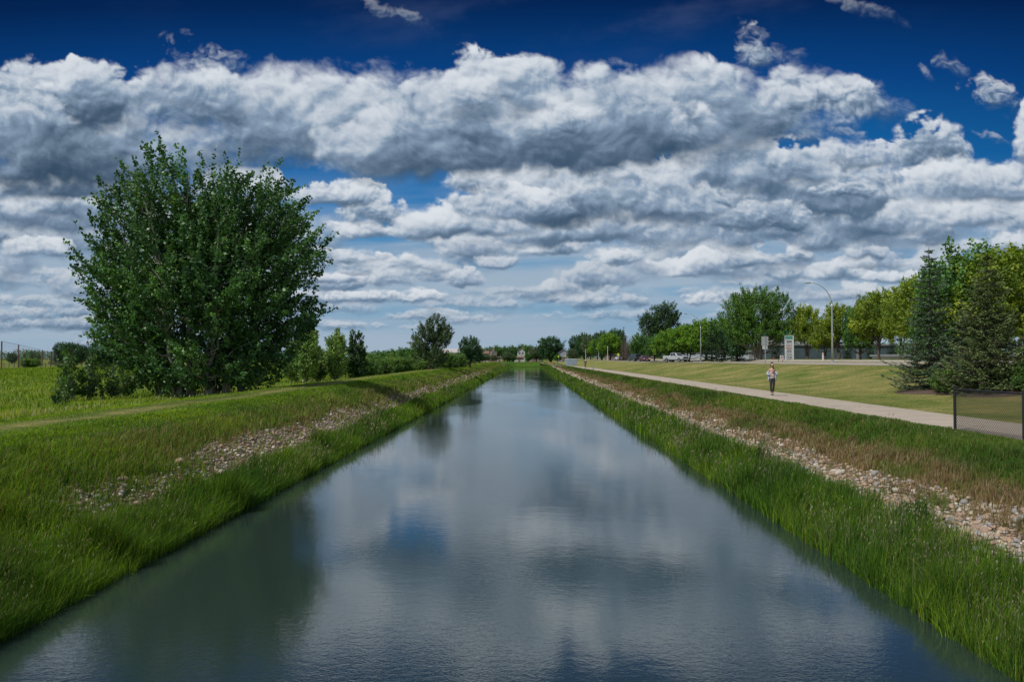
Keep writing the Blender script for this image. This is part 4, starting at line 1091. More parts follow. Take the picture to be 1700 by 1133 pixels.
for px, d, tp, lb, ar in ((1012, 290, 552, 'bright green round tree left of the dying spruce', 'maple_bright'), (1022, 310, 545, 'dark tree peaking behind the bright round tree', 'dark'), (999, 315, 549, 'dark green tree behind the pale willow', 'dark'), (992, 318, 562, 'green round tree above the white posts', 'maple_bright'),
        (980, 330, 556, 'pale grey-green willow right of the dark trees', 'pale'), (970, 345, 552, 'dark tree left of the pale willow', 'dark'), (958, 352, 556, 'dark tree above the utility cabinet', 'dark'), (950, 300, 578, 'low grey-green willow right behind the utility cabinet', 'pale')):
    fit(ar, px, d, tp, lb)
fit('dark', 914, 345.0, 558, 'wide spreading dark tree beyond the end of the canal', sx=1.6)
fit('pale', 890, 352.0, 573, 'grey-green tree at the end of the canal left of the wide dark tree', sx=1.2)
fit('spruce_far', 856, 372.0, 578, 'small dark spruce left of the white house beyond the canal end', sx=.9)
fit('dark', 846, 368.0, 580, 'dark round tree at the end of the canal left of the white house')
for i, (px, d, tp) in enumerate(((876, 400, 572), (866, 420, 571), (850, 410, 573), (838, 400, 574), (824, 400, 573), (813, 395, 575), (803, 390, 577), (900, 410, 572))):
    fit('mid', px, d, tp, ['green tree right of the white house beyond the canal', 'green tree behind the roof of the white house beyond the canal', 'green tree just left of the white house beyond the canal', 'green tree behind the small white shed', 'green tree between the small white shed and the brown roofed house', 'green tree behind the brown roofed house', 'green tree left of the brown roofed house', 'green tree behind the grey-green tree at the canal end'][i], group='green trees beyond the end of the canal', sx=1.1)
for i, (px, d, tp) in enumerate(((842, 342, 584), (852, 345, 588), (806, 335, 586), (796, 330, 584), (820, 348, 588), (877, 346, 586), (787, 320, 582), (926, 332, 588))):
    fit('mid' if i % 2 else 'pale', px, d, tp, ['grey-green small tree left of the white garage', 'green small tree touching the left side of the white garage', 'grey-green small tree partly hiding the brown house', 'green small tree left of the brown house', 'grey-green small tree between the brown house and the small white shed', 'green small tree right of the white garage', 'grey-green small tree just right of the dense dark round tree', 'green small tree left of the utility cabinet'][i], group='small trees at the canal end', sx=1.25)
# --- left bank, middle distance
fit('dark', 780, 150.0, 557, 'dense dark green round tree on the left bank, nearest the end of the canal', sx=1.05)
fit('half_bare', 716, 112.0, 521, 'half bare poplar with grey twigs on its left, behind the left bank', rz=0)
fit('slender', 589, 80.0, 548, 'slender dark young poplar, rightmost of the three beside the big clump', sx=1.1)
fit('windblown', 556, 77.0, 545, 'pale green young poplar leaning in the wind, middle of the three beside the big clump', rz=0, sx=1.1)
fit('windblown', 508, 74.0, 534, 'pale green young poplar touching the right side of the big clump', rz=.5, sx=1.2)
fit('windblown', 490, 76.0, 556, 'low pale green poplar under the right edge of the big clump', rz=1.5, sx=1.5)
fit('windblown', 528, 78.0, 575, 'low yellow-green poplar between the pale young poplars', rz=2.5, sx=1.7)
LB = ['bush at the foot of the slender dark young poplar', 'bush right of the slender dark young poplar', 'round bush third right from the slender young poplar', 'tall bush midway between the young poplars and the half bare poplar', 'broad bush left of the half bare poplar', 'bush touching the left foot of the half bare poplar', 'bush between the half bare poplar and the dense dark tree', 'small bush left of the dense dark tree']
for i, (px, d, tp) in enumerate(((604, 88, 586), (622, 94, 588), (642, 100, 586), (664, 104, 588), (684, 112, 590), (698, 108, 596), (742, 118, 583), (757, 126, 584))):
    fit('bush', px, d, tp, LB[i], 'bush', 'bushes behind the left bank', sx=1.2)
LT = ['green tree behind the bushes, first right of the young poplars', 'green tree behind the bushes, second right of the young poplars', 'green tree behind the bushes, third right of the young poplars', 'green tree behind the bushes, fourth right of the young poplars', 'green tree just left of the half bare poplar top', 'green tree peeking left of the half bare poplar']
for i, (px, d, tp) in enumerate(((612, 190, 586), (632, 200, 582), (650, 205, 579), (668, 205, 576), (686, 195, 575), (700, 185, 578))):
    fit('mid', px, d, tp, LT[i], group='green trees behind the left bank', sx=1.3)
# --- far left
for i, (px, d, tp) in enumerate(((83, 262, 569), (97, 270, 567), (108, 268, 568), (118, 272, 570), (128, 268, 572), (140, 264, 572), (150, 262, 578))):
    fit('spruce_far' if i in (0, 5) else 'dark', px, d, tp, ['narrow dark spruce at the left end of the far tree group', 'dark tree next to the narrow spruce in the far left group', 'third dark tree of the far left group', 'middle dark tree of the far left group', 'dark tree right of the middle of the far left group', 'second spruce, towards the right end of the far left group', 'lowest dark tree at the right end of the far left group'][i], group='far tree group across the meadow', sx=1.15)
fit('dark', 166, 150, 564, 'dark tree half hidden by the left edge of the big poplar clump', sx=1.3)
fit('dark', 184, 150, 570, 'dark tree mostly hidden behind the big poplar clump', sx=1.3)
for i, (px, d, tp) in enumerate(((10, 300, 585), (31, 270, 583), (43, 275, 580), (48, 280, 581), (55, 270, 583), (76, 300, 592))):
    fit('dark' if i in (0,) else 'spruce_far', px, d, tp, ['small dark round tree at the left edge of the photo', 'small dark spruce right of the tallest net pole', 'small dark spruce, left one of a close pair between the net poles', 'small dark spruce, right one of a close pair between the net poles', 'small dark spruce left of the second net pole', 'tiny dark spruce between the second and third net poles'][i], group='small trees by the driving range net', sx=1.3)
fit('bush', 39, 190, 592, 'round dark bush in front of the small spruces at the far left', 'bush', sx=1.5)

# --- far-off wood along the horizon: one mass
def far_wood():
    r = np.random.default_rng(77); P = []; C = []; S = []
    def tree(x, y, H, W, cols, n=340):
        z0 = float(ground_z(np.array([x]), np.array([y]))[0])
        k = r.integers(2, 5)
        for q in range(k):
            cx = x + r.normal(0, W * .3); hh = H * r.uniform(.7, 1.0)
            d = unit(r.normal(0, 1, (n // k, 3))) * r.uniform(.5, 1, (n // k, 1)) ** .5
            p = np.array([cx, y + r.normal(0, 2), z0 + hh * .5]) + d * np.array([W * .45, W * .45, hh * .5])
            P.append(p); C.append(pick_r(cols, len(p), r)); S.append(np.full(len(p), H * .085))
    for i in range(230):
        a = math.tan(r.uniform(-.66, .16)); y = r.uniform(430, 760) if a > -.22 else r.uniform(380, 900)
        tree(a * y, y, r.uniform(5, 8.5) * (1.0 if a < -.2 else .9) * y / 600 + 2, r.uniform(8, 16), [MG, DG, GG, DG][r.integers(4)])
    for i in range(120):
        a = math.tan(r.uniform(.03, .62)); y = r.uniform(330, 620); x = a * y
        if abs(x - 31.5) < 16: continue
        tree(x, y, r.uniform(7, 11), r.uniform(8, 14), [MG, DG, BG, DG][r.integers(4)])
    P = np.concatenate(P); C = np.concatenate(C); S = np.concatenate(S)
    me = mesh_from([leaves_arrays(P, S, C, r, aspect=1.0)], 'crown', leafm['green'])
    tag(link('far_wood', me), 'far-off belt of trees along the horizon', 'wood', kind='stuff')
far_wood()

# mulch bed under the spruces
def mulch_col(x, y):
    n = fbm(x * 5, y * 5, 88, 4)[..., None]
    return np.array([.11, .072, .052]) + np.array([.06, .045, .035]) * n
def mulch_bed():
    mb = MB(); n = 40
    pts = []; fs = []
    cx, cy = 22.3, 38.0
    for j in range(9):
        for k in range(n):
            a = 2 * PI * k / n; rr = j / 8 * (1 + .10 * math.sin(a * 3 + 1) + .07 * math.sin(a * 5))
            x = cx + math.cos(a) * 3.9 * rr; y = cy + math.sin(a) * 4.6 * rr
            pts.append((x, y, float(ground_z(np.array([x]), np.array([y]))[0]) + (.05 if j < 8 else -.04) + random.uniform(0, .015)))
    for j in range(8):
        for k in range(n): fs.append((j * n + k, j * n + (k + 1) % n, (j + 1) * n + (k + 1) % n, (j + 1) * n + k))
    mb.poly(pts, fs)
    m = mat('bark_mulch', (.13, .085, .06), .95, bump=(25, 1.0), var=(14.0, (.055, .036, .028), .35, .65))
    tag(mb.build('mulch_bed', m, fix=False), kind='structure')
mulch_bed()
# broad-leaved weed among the stones
ARCH['weed'] = ('weed',) + broadleaf(61, .6, [(0, 0, .28, .28, .28, .22)], [(0, 0, .05, 0, .45), (0, 0, -.15, .05, .35), (0, 0, .18, -.05, .35)], 34, 12, .095, [(.045, .10, .03), (.06, .125, .035)], shoot_len=.22, upsweep=.7, spread=.035, trunk_r=.008, limb_every=1)
plant('weed', at(1510, 14.4), 14.4, 'dark green broad-leaved weed growing among the pale stones of the right bank', 'weed', s=.72)
# ------------------------------------------------------------------ chain-link fence panel
black = mat('black_coating', (.018, .018, .02), .5)
white_p = mat('white_paint', (.72, .73, .74), .5)
galv = mat('galvanised_steel', (.50, .53, .55), .42, metal=.6)
def gz(x, y): return float(ground_z(np.array([float(x)]), np.array([float(y)]))[0])
def fence_panel():
    x = 11.62; y0, y1 = 21.5, 18.55; z = 1.64
    o = empty('chain_link_fence', (x, (y0 + y1) / 2, z), 'black chain-link fence panel between two posts at the edge of the path', 'fence')
    h = 1.13; half = (y0 - y1) / 2
    for s_ in (1, -1):
        mb = MB(); mb.tube([(0, s_ * half, -.1), (0, s_ * half, h + .06)], .038, 10)
        p = mb.build('post', black, o, sm=False)
        mb = MB(); mb.tube([(0, s_ * half, h + .06), (0, s_ * half, h + .075), (0, s_ * half, h + .10)], [.046, .046, .018], 10); mb.build('cap', black, p)
    MB().tube([(0, -half, h), (0, half, h)], .022, 8).build('top_rail', black, o)
    mb = MB(); w = .008; sp = .085
    lo, hi = .03, h - .015; H = hi - lo
    k = -H
    def wire(a, b_, off):
        d = Vector((0, b_[0] - a[0], b_[1] - a[1])).normalized(); n_ = Vector((0, -d.z, d.y)) * w
        mb.poly([(off - .003, a[0] + n_.y, a[1] + n_.z), (off + .003, a[0], a[1]), (off - .003, a[0] - n_.y, a[1] - n_.z),
                 (off - .003, b_[0] + n_.y, b_[1] + n_.z), (off + .003, b_[0], b_[1]), (off - .003, b_[0] - n_.y, b_[1] - n_.z)],
                [(0, 1, 4, 3), (1, 2, 5, 4), (2, 0, 3, 5)])
    t_ = -half - H
    while t_ < half:
        for sg in (1, -1):
            # line y = t + u, z = lo + u for u in 0..H, clipped to the panel
            a = max(0, -half - t_); b_ = min(H, half - t_)
            if b_ > a:
                if sg > 0: wire((t_ + a, lo + a), (t_ + b_, lo + b_), .004)
                else: wire((t_ + a, hi - a), (t_ + b_, hi - b_), -.004)
        t_ += sp
    mb.build('mesh_fabric', black, o, fix=False)
    for s_ in (1, -1): MB().tube([(.0, s_ * (half - .05), .03), (.0, s_ * (half - .05), h - .02)], .007, 6).build('tension_bar', black, o)
    MB().tube([(0, -half, .03), (0, half, .03)], .005, 5).build('bottom_wire', black, o)
fence_panel()

# ------------------------------------------------------------------ people
skin_m = mat('skin', (.50, .30, .22), .5, var=(8, (.46, .27, .20), .3, .7))
hair_m = mat('dark_brown_hair', (.030, .016, .012), .45, bump=(60, .5))
legg_m = mat('black_leggings', (.028, .022, .034), .6)
denim_m = mat('pale_denim', (.42, .52, .60), .8, var=(9, (.30, .40, .50), .4, .7))
blouse_m = mat('pale_pink_blouse', (.66, .52, .52), .8, var=(16, (.50, .36, .40), .45, .6))
shoe_m = mat('black_shoe', (.02, .02, .022), .5)
sole_m = mat('white_sole', (.75, .75, .73), .6)
glass_blk = mat('dark_lens', (.01, .01, .012), .1)
def skinned(name, chains, m, parent, sub=1):
    """chains: lists of ((x,y,z), radius); chains starting at a shared point branch from it"""
    pts = []; rad = []; ed = []; key = {}
    roots = []
    for ch in chains:
        prev = None
        for (p, r) in ch:
            kx = tuple(round(c, 4) for c in p)
            if kx not in key:
                key[kx] = len(pts); pts.append(p); rad.append(r if isinstance(r, tuple) else (r, r))
                if prev is None: roots.append(key[kx])
            i = key[kx]
            if prev is not None and prev != i and (prev, i) not in ed and (i, prev) not in ed: ed.append((prev, i))
            prev = i
    me = bpy.data.meshes.new(name); me.from_pydata(pts, ed, [])
    o = link(name, me, m, parent)
    md = o.modifiers.new('skin', 'SKIN'); md.use_smooth_shade = True
    sv = me.skin_vertices[0].data
    for i, r in enumerate(rad): sv[i].radius = r
    for i in range(len(pts)): sv[i].use_root = i in roots
    if sub:
        s_ = o.modifiers.new('sub', 'SUBSURF'); s_.levels = sub; s_.render_levels = sub
    bpy.context.view_layer.update()
    dg = bpy.context.evaluated_depsgraph_get()
    em = bpy.data.meshes.new_from_object(o.evaluated_get(dg))
    o.modifiers.clear(); o.data = em; em.name = name
    em.materials.clear(); em.materials.append(m)
    for p in em.polygons: p.use_smooth = True
    return o
def hand(chains, wrist, fwd, side, pn, curl=1.0):
    """palm with four fingers of unequal length and a thumb leaving its side; fwd, side, pn: unit axes"""
    W, Fv, S, N = Vector(wrist), Vector(fwd).normalized(), Vector(side).normalized(), Vector(pn).normalized()
    palm = W + Fv * .05
    chains.append([(tuple(W), .022), (tuple(palm), (.034, .016)), (tuple(W + Fv * .085), (.036, .015))])
    for off, ln in ((-.030, .062), (-.010, .072), (.011, .068), (.030, .052)):
        b0 = W + Fv * .075 + S * off; b1 = b0 + Fv * ln * .45 + N * .010 * curl; b2 = b1 + (Fv * .6 + N * .8 * curl).normalized() * ln * .33; b3 = b2 + (Fv * .1 + N * curl).normalized() * ln * .25
        chains.append([(tuple(b0), .009), (tuple(b1), .0085), (tuple(b2), .008), (tuple(b3), .007)])
    t0 = W + Fv * .03 - S * .028; t1 = t0 + (Fv * .5 - S * .8 + N * .3).normalized() * .035; t2 = t1 + (Fv + N * .5).normalized() * .03
    chains.append([(tuple(t0), .012), (tuple(t1), .0105), (tuple(t2), .009)])
def head_mesh(name, c, tilt, parent, m):
    bm = bmesh.new(); bmesh.ops.create_uvsphere(bm, u_segments=20, v_segments=14, radius=1)
    for v in bm.verts:
        x, y, z = v.co
        w = .074 * (1 - .26 * max(0, -z) ** 1.4); dd = .094
        jaw = max(0, -z - .2)
        v.co = Vector((x * w, y * dd * (1 - .15 * jaw) - jaw * .012, z * .115))
        if y < -.5:
            if abs(x) < .18 and -.35 < z < .15: v.co.y -= .016 * (1 - abs(x) / .18) * (1 - abs(z + .15) / .3)       # nose
            if .15 < abs(x) < .55 and .0 < z < .3: v.co.y += .006                                                   # eye sockets
            if abs(x) < .32 and -.62 < z < -.42: v.co.y -= .005                                                     # lips
    bmesh.ops.rotate(bm, verts=bm.verts, cent=(0, 0, 0), matrix=Matrix.Rotation(tilt, 3, 'X'))
    bmesh.ops.translate(bm, verts=bm.verts, vec=c)
    return bm
def woman():
    x, y = at(1279, 40.6), 40.6; z = 1.672
    o = empty('person', (x, y, z), 'woman in black leggings and pale denim jacket walking on the path, looking at her phone', 'person', None, rz=-.10)
    ch = []
    hip = (0, 0, .90); wa = (0, 0, 1.03); chst = (0, -.005, 1.22); nb = (0, -.005, 1.37); nk = (0, -.02, 1.43); hd = (0, -.035, 1.50)
    ch.append([(hip, (.125, .095)), (wa, (.105, .080)), (chst, (.120, .088)), (nb, (.085, .058)), (nk, (.040, .042)), (hd, (.042, .048))])
    for s_, kn, an, toe in ((-1, (-.075, -.06, .48), (-.045, .015, .09), (-.050, -.13, .035)), (1, (.070, -.02, .47), (.045, .07, .12), (.050, -.06, .045))):
        ch.append([(hip, (.125, .095)), ((s_ * .085, 0, .82), .078), ((kn[0], kn[1], .66), .066), (kn, .048), ((kn[0] * .8, (kn[1] + an[1]) / 2 + .02, .32), .047), (an, .030), ((toe[0], (an[1] + toe[1]) / 2, toe[2] + .01), .032), (toe, .026)])
    hands = []
    for s_ in (-1, 1):
        sh = (s_ * .155, 0, 1.34); el = (s_ * .235, .01, 1.10); wr = (s_ * .060, -.215, 1.175)
        ch.append([(nb, (.085, .058)), (sh, .046), ((s_ * .21, .02, 1.22), .040), (el, .035), (((el[0] + wr[0]) / 2, (el[1] + wr[1]) / 2 - .01, 1.13), .032), (wr, .023)])
        hand(ch, wr, (-s_ * .35, -.35, .85), (0, -.8, -.4), (-s_ * .8, .2, .1), 1.0)
    b = skinned('body', ch, skin_m, o, 1)
    # head joined into the one body mesh
    bm = bmesh.new(); bm.from_mesh(b.data); hb = head_mesh('h', Vector((0, -.045, 1.565)), R(18), o, skin_m)
    tmp = bpy.data.meshes.new('tmp'); hb.to_mesh(tmp); hb.free(); bm.from_mesh(tmp)
    for s_ in (-1, 1):
        e = bmesh.ops.create_uvsphere(bm, u_segments=8, v_segments=6, radius=.018)
        for v in e['verts']: v.co = Vector((v.co.x * .4 + s_ * .074, v.co.y * .8 - .03, v.co.z * 1.4 + 1.56))
    bm.to_mesh(b.data); bm.free()
    for p in b.data.polygons: p.use_smooth = True
    # clothes
    lg = []
    for s_, kn, an in ((-1, (-.075, -.06, .48), (-.046, .010, .16)), (1, (.070, -.02, .47), (.046, .062, .18))):
        lg.append([((0, 0, .96), (.128, .100)), (hip, (.140, .110)), ((s_ * .085, 0, .82), .088), ((kn[0], kn[1], .66), .074), (kn, .056), ((kn[0] * .8, (kn[1] + an[1]) / 2 + .02, .32), .054), (an, .038)])
    skinned('leggings', lg, legg_m, o, 1)
    skinned('blouse', [[((0, -.002, .87), (.150, .120)), ((0, -.005, .96), (.142, .112)), (wa, (.118, .094)), (chst, (.134, .104)), ((0, -.005, 1.31), (.120, .080))]], blouse_m, o, 1)
    jk = []
    for s_ in (-1, 1):
        jk.append([((s_ * .155, .01, 1.27), .066), ((s_ * .215, .02, 1.20), .066), ((s_ * .245, .0, 1.10), .064), ((s_ * .185, -.09, 1.10), .052), ((s_ * .150, -.13, 1.125), .046)])
        jk.append([((s_ * .120, .035, 1.27), (.05, .06)), ((s_ * .135, .03, 1.10), (.055, .07)), ((s_ * .15, .025, .93), (.05, .075)), ((s_ * .155, .025, .80), (.035, .07))])
    jk.append([((0, .075, 1.30), (.13, .03)), ((0, .085, 1.10), (.14, .03)), ((0, .10, .86), (.15, .03))])
    skinned('jacket', jk, denim_m, o, 1)
    hr = [[((0, .01, 1.655), .060), ((0, .02, 1.60), (.084, .082)), ((.02, .06, 1.50), (.075, .055)), ((.06, .06, 1.38), (.070, .042)), ((.085, .02, 1.26), (.055, .035)), ((.09, .0, 1.14), .026)],
          [((0, .01, 1.655), .060), ((0, .015, 1.70), .032), ((.005, .02, 1.735), .034), ((.01, .03, 1.76), .020)]]
    ho = skinned('hair', hr, hair_m, o, 1)
    bm = bmesh.new(); bm.from_mesh(ho.data)
    cap = bmesh.ops.create_uvsphere(bm, u_segments=22, v_segments=16, radius=1)
    for v in cap['verts']:
        q = v.co.copy(); f = .80 if (q.y < -.30 and q.z < .42 and abs(q.x) < .86) else 1.0
        v.co = Vector((q.x * .086 * f, q.y * .108 * f + .012, q.z * .122 * f + 1.585))
    bm.to_mesh(ho.data); bm.free()
    for p in ho.data.polygons: p.use_smooth = True
    mb = MB()
    for s_ in (-1, 1): mb.tube([(s_ * .030, -.128, 1.553), (s_ * .030, -.136, 1.556)], .026, 12)
    mb.box(-.01, .01, -.134, -.130, 1.556, 1.562); mb.box(-.078, -.074, -.12, -.02, 1.558, 1.566); mb.box(.074, .078, -.12, -.02, 1.558, 1.566)
    mb.build('sunglasses', glass_blk, o)
    for s_, (ax, ay, az), (tx, ty) in ((-1, (-.047, .03, .055), (-.052, -.165)), (1, (.047, .09, .075), (.054, -.095))):
        sh = skinned('shoe', [[((ax, ay, az), (.040, .040)), ((ax, (ay + ty) / 2, az - .01), (.042, .036)), ((tx, ty, az - .020), (.034, .024))]], shoe_m, o, 1)
        MB().prism([(ax - .036, ay + .035), (ax + .036, ay + .035), (tx + .040, ty + .03), (tx + .022, ty - .035), (tx - .022, ty - .035), (tx - .040, ty + .03)], az - .060, az - .036, axis='z').build('sole', sole_m, sh)
    # the phone is a thing of its own
    pm = mat('phone_black', (.015, .015, .02), .2)
    ph = MB().box(-.037, .037, -.004, .004, -.074, .074).build('mobile_phone', pm, None, bevel=.003)
    c, s_ = math.cos(-.10), math.sin(-.10)
    lx, ly = 0.0, -.262
    ph.location = (x + lx * c - ly * s_, y + lx * s_ + ly * c, z + 1.235); ph.rotation_euler = (R(-35), 0, -.10)
    tag(ph, 'black mobile phone held in both hands by the walking woman', 'phone')
woman()
def far_walker():
    x, y = at(971.5, 160), 160.0; z = 1.672
    o = empty('person', (x, y, z), 'distant pedestrian in dark clothes with a grey cap walking on the path', 'person', rz=.1)
    ch = [[((0, 0, .92), (.13, .09)), ((0, 0, 1.12), (.13, .09)), ((0, 0, 1.38), (.14, .08)), ((0, 0, 1.50), .05), ((0, -.01, 1.60), .06)]]
    for s_ in (-1, 1):
        ch.append([((0, 0, .92), (.13, .09)), ((s_ * .09, 0, .84), .08), ((s_ * .10, -.06 * s_, .48), .055), ((s_ * .09, .10 * s_, .10), .038), ((s_ * .10, .10 * s_ - .13, .04), .032)])
        ch.append([((0, 0, 1.38), (.14, .08)), ((s_ * .19, 0, 1.40), .055), ((s_ * .27, .03, 1.14), .042), ((s_ * .24, -.12 * s_, .92), .028)])
        hand(ch, (s_ * .24, -.12 * s_, .92), (0, -.3, -1), (0, 1, 0), (-s_, 0, 0), .6)
    dk = mat('dark_clothes', (.030, .040, .055), .8)
    b = skinned('body', ch, skin_m, o, 1)
    bm = bmesh.new(); bm.from_mesh(b.data); hb = head_mesh('h', Vector((0, -.02, 1.64)), R(4), o, skin_m)
    tmp = bpy.data.meshes.new('tmp'); hb.to_mesh(tmp); hb.free(); bm.from_mesh(tmp); bm.to_mesh(b.data); bm.free()
    skinned('jacket', [[((0, 0, .86), (.165, .12)), ((0, 0, 1.12), (.165, .12)), ((0, 0, 1.38), (.17, .10)), ((0, 0, 1.48), .07)]] +
            [[((0, 0, 1.38), (.17, .10)), ((s_ * .19, 0, 1.40), .070), ((s_ * .27, .03, 1.14), .056), ((s_ * .245, -.10 * s_, .95), .042)] for s_ in (-1, 1)], dk, o, 1)
    skinned('trousers', [[((0, 0, .96), (.14, .10)), ((s_ * .09, 0, .84), .095), ((s_ * .10, -.06 * s_, .48), .070), ((s_ * .09, .09 * s_, .12), .055)] for s_ in (-1, 1)], mat('dark_trousers', (.03, .032, .038), .8), o, 1)
    for s_ in (-1, 1): MB().prism([(s_ * .1 - .045, .06 + .10 * s_), (s_ * .1 + .045, .06 + .10 * s_), (s_ * .1 + .045, -.18 + .10 * s_), (s_ * .1 - .045, -.18 + .10 * s_)], .0, .085, axis='z').build('shoe', shoe_m, o, bevel=.02)
    skinned('cap', [[((0, 0, 1.72), (.085, .10)), ((0, 0, 1.755), (.06, .07))], [((0, -.09, 1.70), (.06, .012)), ((0, -.16, 1.695), (.05, .008))]], mat('grey_cap', (.25, .28, .32), .8), o, 1)
far_walker()

# ------------------------------------------------------------------ vehicles (front towards -Y of the thing)
tyre_m = mat('tyre_rubber', (.018, .018, .018), .8); rim_m = mat('alloy_rim', (.38, .39, .40), .35, metal=.7)
wglass = mat('car_glass', (.02, .028, .032), .06, spec=.8); chrome = mat('chrome', (.5, .5, .52), .2, metal=.9)
lampw = mat('headlamp_lens', (.80, .80, .76), .15); lampr = mat('tail_lamp', (.55, .03, .02), .25); amber = mat('amber_lens', (.75, .25, .03), .25)
plastic = mat('black_trim', (.025, .025, .027), .6)
def arch_profile(L, pts_top, zb, wheels, r):
    """side profile as (y, z) with wheel arches cut from the sill, front at -L/2"""
    prof = list(pts_top)                       # front bottom over the top to rear bottom
    for wy in sorted(wheels, reverse=True):
        for k in range(9):
            a = PI * k / 8
            prof.append((wy + r * math.cos(a), max(zb, .34 + (r) * math.sin(a) * 1.0 - .0)))
    return prof
def vehicle(name, label, cat, x, y, rz, paint_m, W, L, top, zb, wheels, wr, cab, win_sides, wsh, rearw, front_z, light_z, grille=None, extras=None, wz=None):
    z = float(road_z(y)) - .02 + .045
    o = empty(name, (x, y, z), label, cat, None, rz)
    prof = arch_profile(L, top, zb, wheels, wr * 1.22)
    mb = MB(); mb.prism(prof, -W / 2, W / 2, axis='x')
    body = mb.build('body', paint_m, o, bevel=.05)
    # cabin: tapered greenhouse, corners given low and high
    (y0, y1, y2, y3, zl, zh, wl, wh) = cab      # y0 front low, y1 front high, y2 rear high, y3 rear low
    P = [(-wl, y0, zl), (wl, y0, zl), (wl, y3, zl), (-wl, y3, zl), (-wh, y1, zh), (wh, y1, zh), (wh, y2, zh), (-wh, y2, zh)]
    MB().poly(P, [(0, 3, 2, 1), (4, 5, 6, 7), (0, 1, 5, 4), (1, 2, 6, 5), (2, 3, 7, 6), (3, 0, 4, 7)]).build('cabin', paint_m, o, bevel=.06)
    def onface(a, b_, c, d, u0, u1, v0, v1, push, nm, m, par=o):
        a, b_, c, d = map(Vector, (a, b_, c, d))
        def q(u, v): return (a * (1 - u) + b_ * u) * (1 - v) + (d * (1 - u) + c * u) * v
        n_ = (b_ - a).cross(d - a).normalized() * push
        p4 = [q(u0, v0), q(u1, v0), q(u1, v1), q(u0, v1)]
        return MB().poly([p + n_ for p in p4] + [p - n_ * .5 for p in p4], [(0, 1, 2, 3), (7, 6, 5, 4), (0, 4, 5, 1), (1, 5, 6, 2), (2, 6, 7, 3), (3, 7, 4, 0)]).build(nm, m, par)
    onface(P[0], P[1], P[5], P[4], .08, .92, .10, .90, .012, 'windshield', wglass)
    onface(P[2], P[3], P[7], P[6], .10, .90, .15, .88, .012, 'rear_window', wglass)
    for (u0, u1) in win_sides:
        onface(P[1], P[2], P[6], P[5], u0, u1, .14, .86, .012, 'side_window', wglass)
        onface(P[3], P[0], P[4], P[7], 1 - u1, 1 - u0, .14, .86, .012, 'side_window', wglass)
    for wy in wheels:
        for s_ in (-1, 1):
            e = MB().tube([(s_ * (W / 2 - .23), wy, wr), (s_ * (W / 2 + .01), wy, wr)], wr, 20).build('wheel', tyre_m, o, bevel=.03)
            MB().tube([(s_ * (W / 2 - .02), wy, wr), (s_ * (W / 2 + .022), wy, wr)], [wr * .62, wr * .56], 14).build('rim', rim_m, e)
    f = -L / 2
    for s_ in (-1, 1):
        MB().box(s_ * (W / 2 - .28) - .17, s_ * (W / 2 - .28) + .17, f - .015, f + .10, light_z - .09, light_z + .09).build('headlight', lampw, o, bevel=.02)
        MB().box(s_ * (W / 2 - .20) - .13, s_ * (W / 2 - .20) + .13, -f - .08, -f + .015, light_z - .02, light_z + .20).build('tail_light', lampr, o, bevel=.02)
        MB().box(s_ * (W / 2 + .10) - .10, s_ * (W / 2 + .10) + .08, y0 + .18, y0 + .30, zl + .02, zl + .20).build('mirror', paint_m, o, bevel=.02)
        MB().box(s_ * (W / 2 + .004) - .012, s_ * (W / 2 + .004) + .012, (y0 + y3) / 2 - .1, (y0 + y3) / 2 + .06, zl - .14, zl - .11).build('door_handle', chrome, o)
    if grille:
        MB().box(-grille[0], grille[0], f - .018, f + .06, grille[1], grille[2]).build('grille', plastic, o, bevel=.015)
    MB().box(-W / 2 + .06, W / 2 - .06, f - .07, f + .10, front_z - .12, front_z + .09).build('bumper', chrome if extras == 'chrome' else paint_m, o, bevel=.03)
    MB().box(-W / 2 + .06, W / 2 - .06, -f - .10, -f + .06, front_z - .10, front_z + .10).build('bumper', plastic, o, bevel=.03)
    MB().box(-.16, .16, f - .082, f - .068, front_z - .05, front_z + .05).build('number_plate', lampw, o)
    MB().box(-W / 2 + .12, W / 2 - .12, f + .25, -f - .25, zb - .12, zb + .06).build('underbody', plastic, o)
    return o
silver = mat('silver_paint', (.56, .58, .60), .30, metal=.35, coat=.5); maroon = mat('maroon_paint', (.12, .018, .028), .30, coat=.5)
darkteal = mat('dark_teal_paint', (.035, .055, .065), .30, coat=.5); whitep = mat('white_car_paint', (.72, .74, .76), .3, coat=.5)
vehicle('pickup_truck', 'silver crew-cab pickup truck on the road, turned towards the viewer', 'pickup truck', at(1121, 164), 164, R(34), silver, 2.0, 5.7,
    [(-2.85, .62), (-2.85, 1.02), (-2.72, 1.22), (-1.35, 1.32), (-1.2, 1.28), (.95, 1.28), (1.0, 1.33), (2.82, 1.33), (2.85, .62)], .50, (-1.85, 1.75), .42,
    (-1.35, -.62, .78, 1.02, 1.25, 1.93, .90, .74), ((.16, .52), (.56, .90)), 0, 0, .62, .98, (.62, .80, 1.12), 'chrome')
vehicle('red_car', 'dark red sedan coming towards the viewer with pale headlights', 'car', at(1069.5, 184), 184, R(4), maroon, 1.78, 4.5,
    [(-2.25, .40), (-2.25, .66), (-2.05, .82), (-1.1, .95), (1.35, 1.0), (2.15, .98), (2.25, .80), (2.25, .42)], .30, (-1.4, 1.4), .33,
    (-1.15, -.35, .95, 1.75, .93, 1.45, .80, .60), ((.20, .50), (.53, .84)), 0, 0, .46, .68, (.36, .50, .68), None)
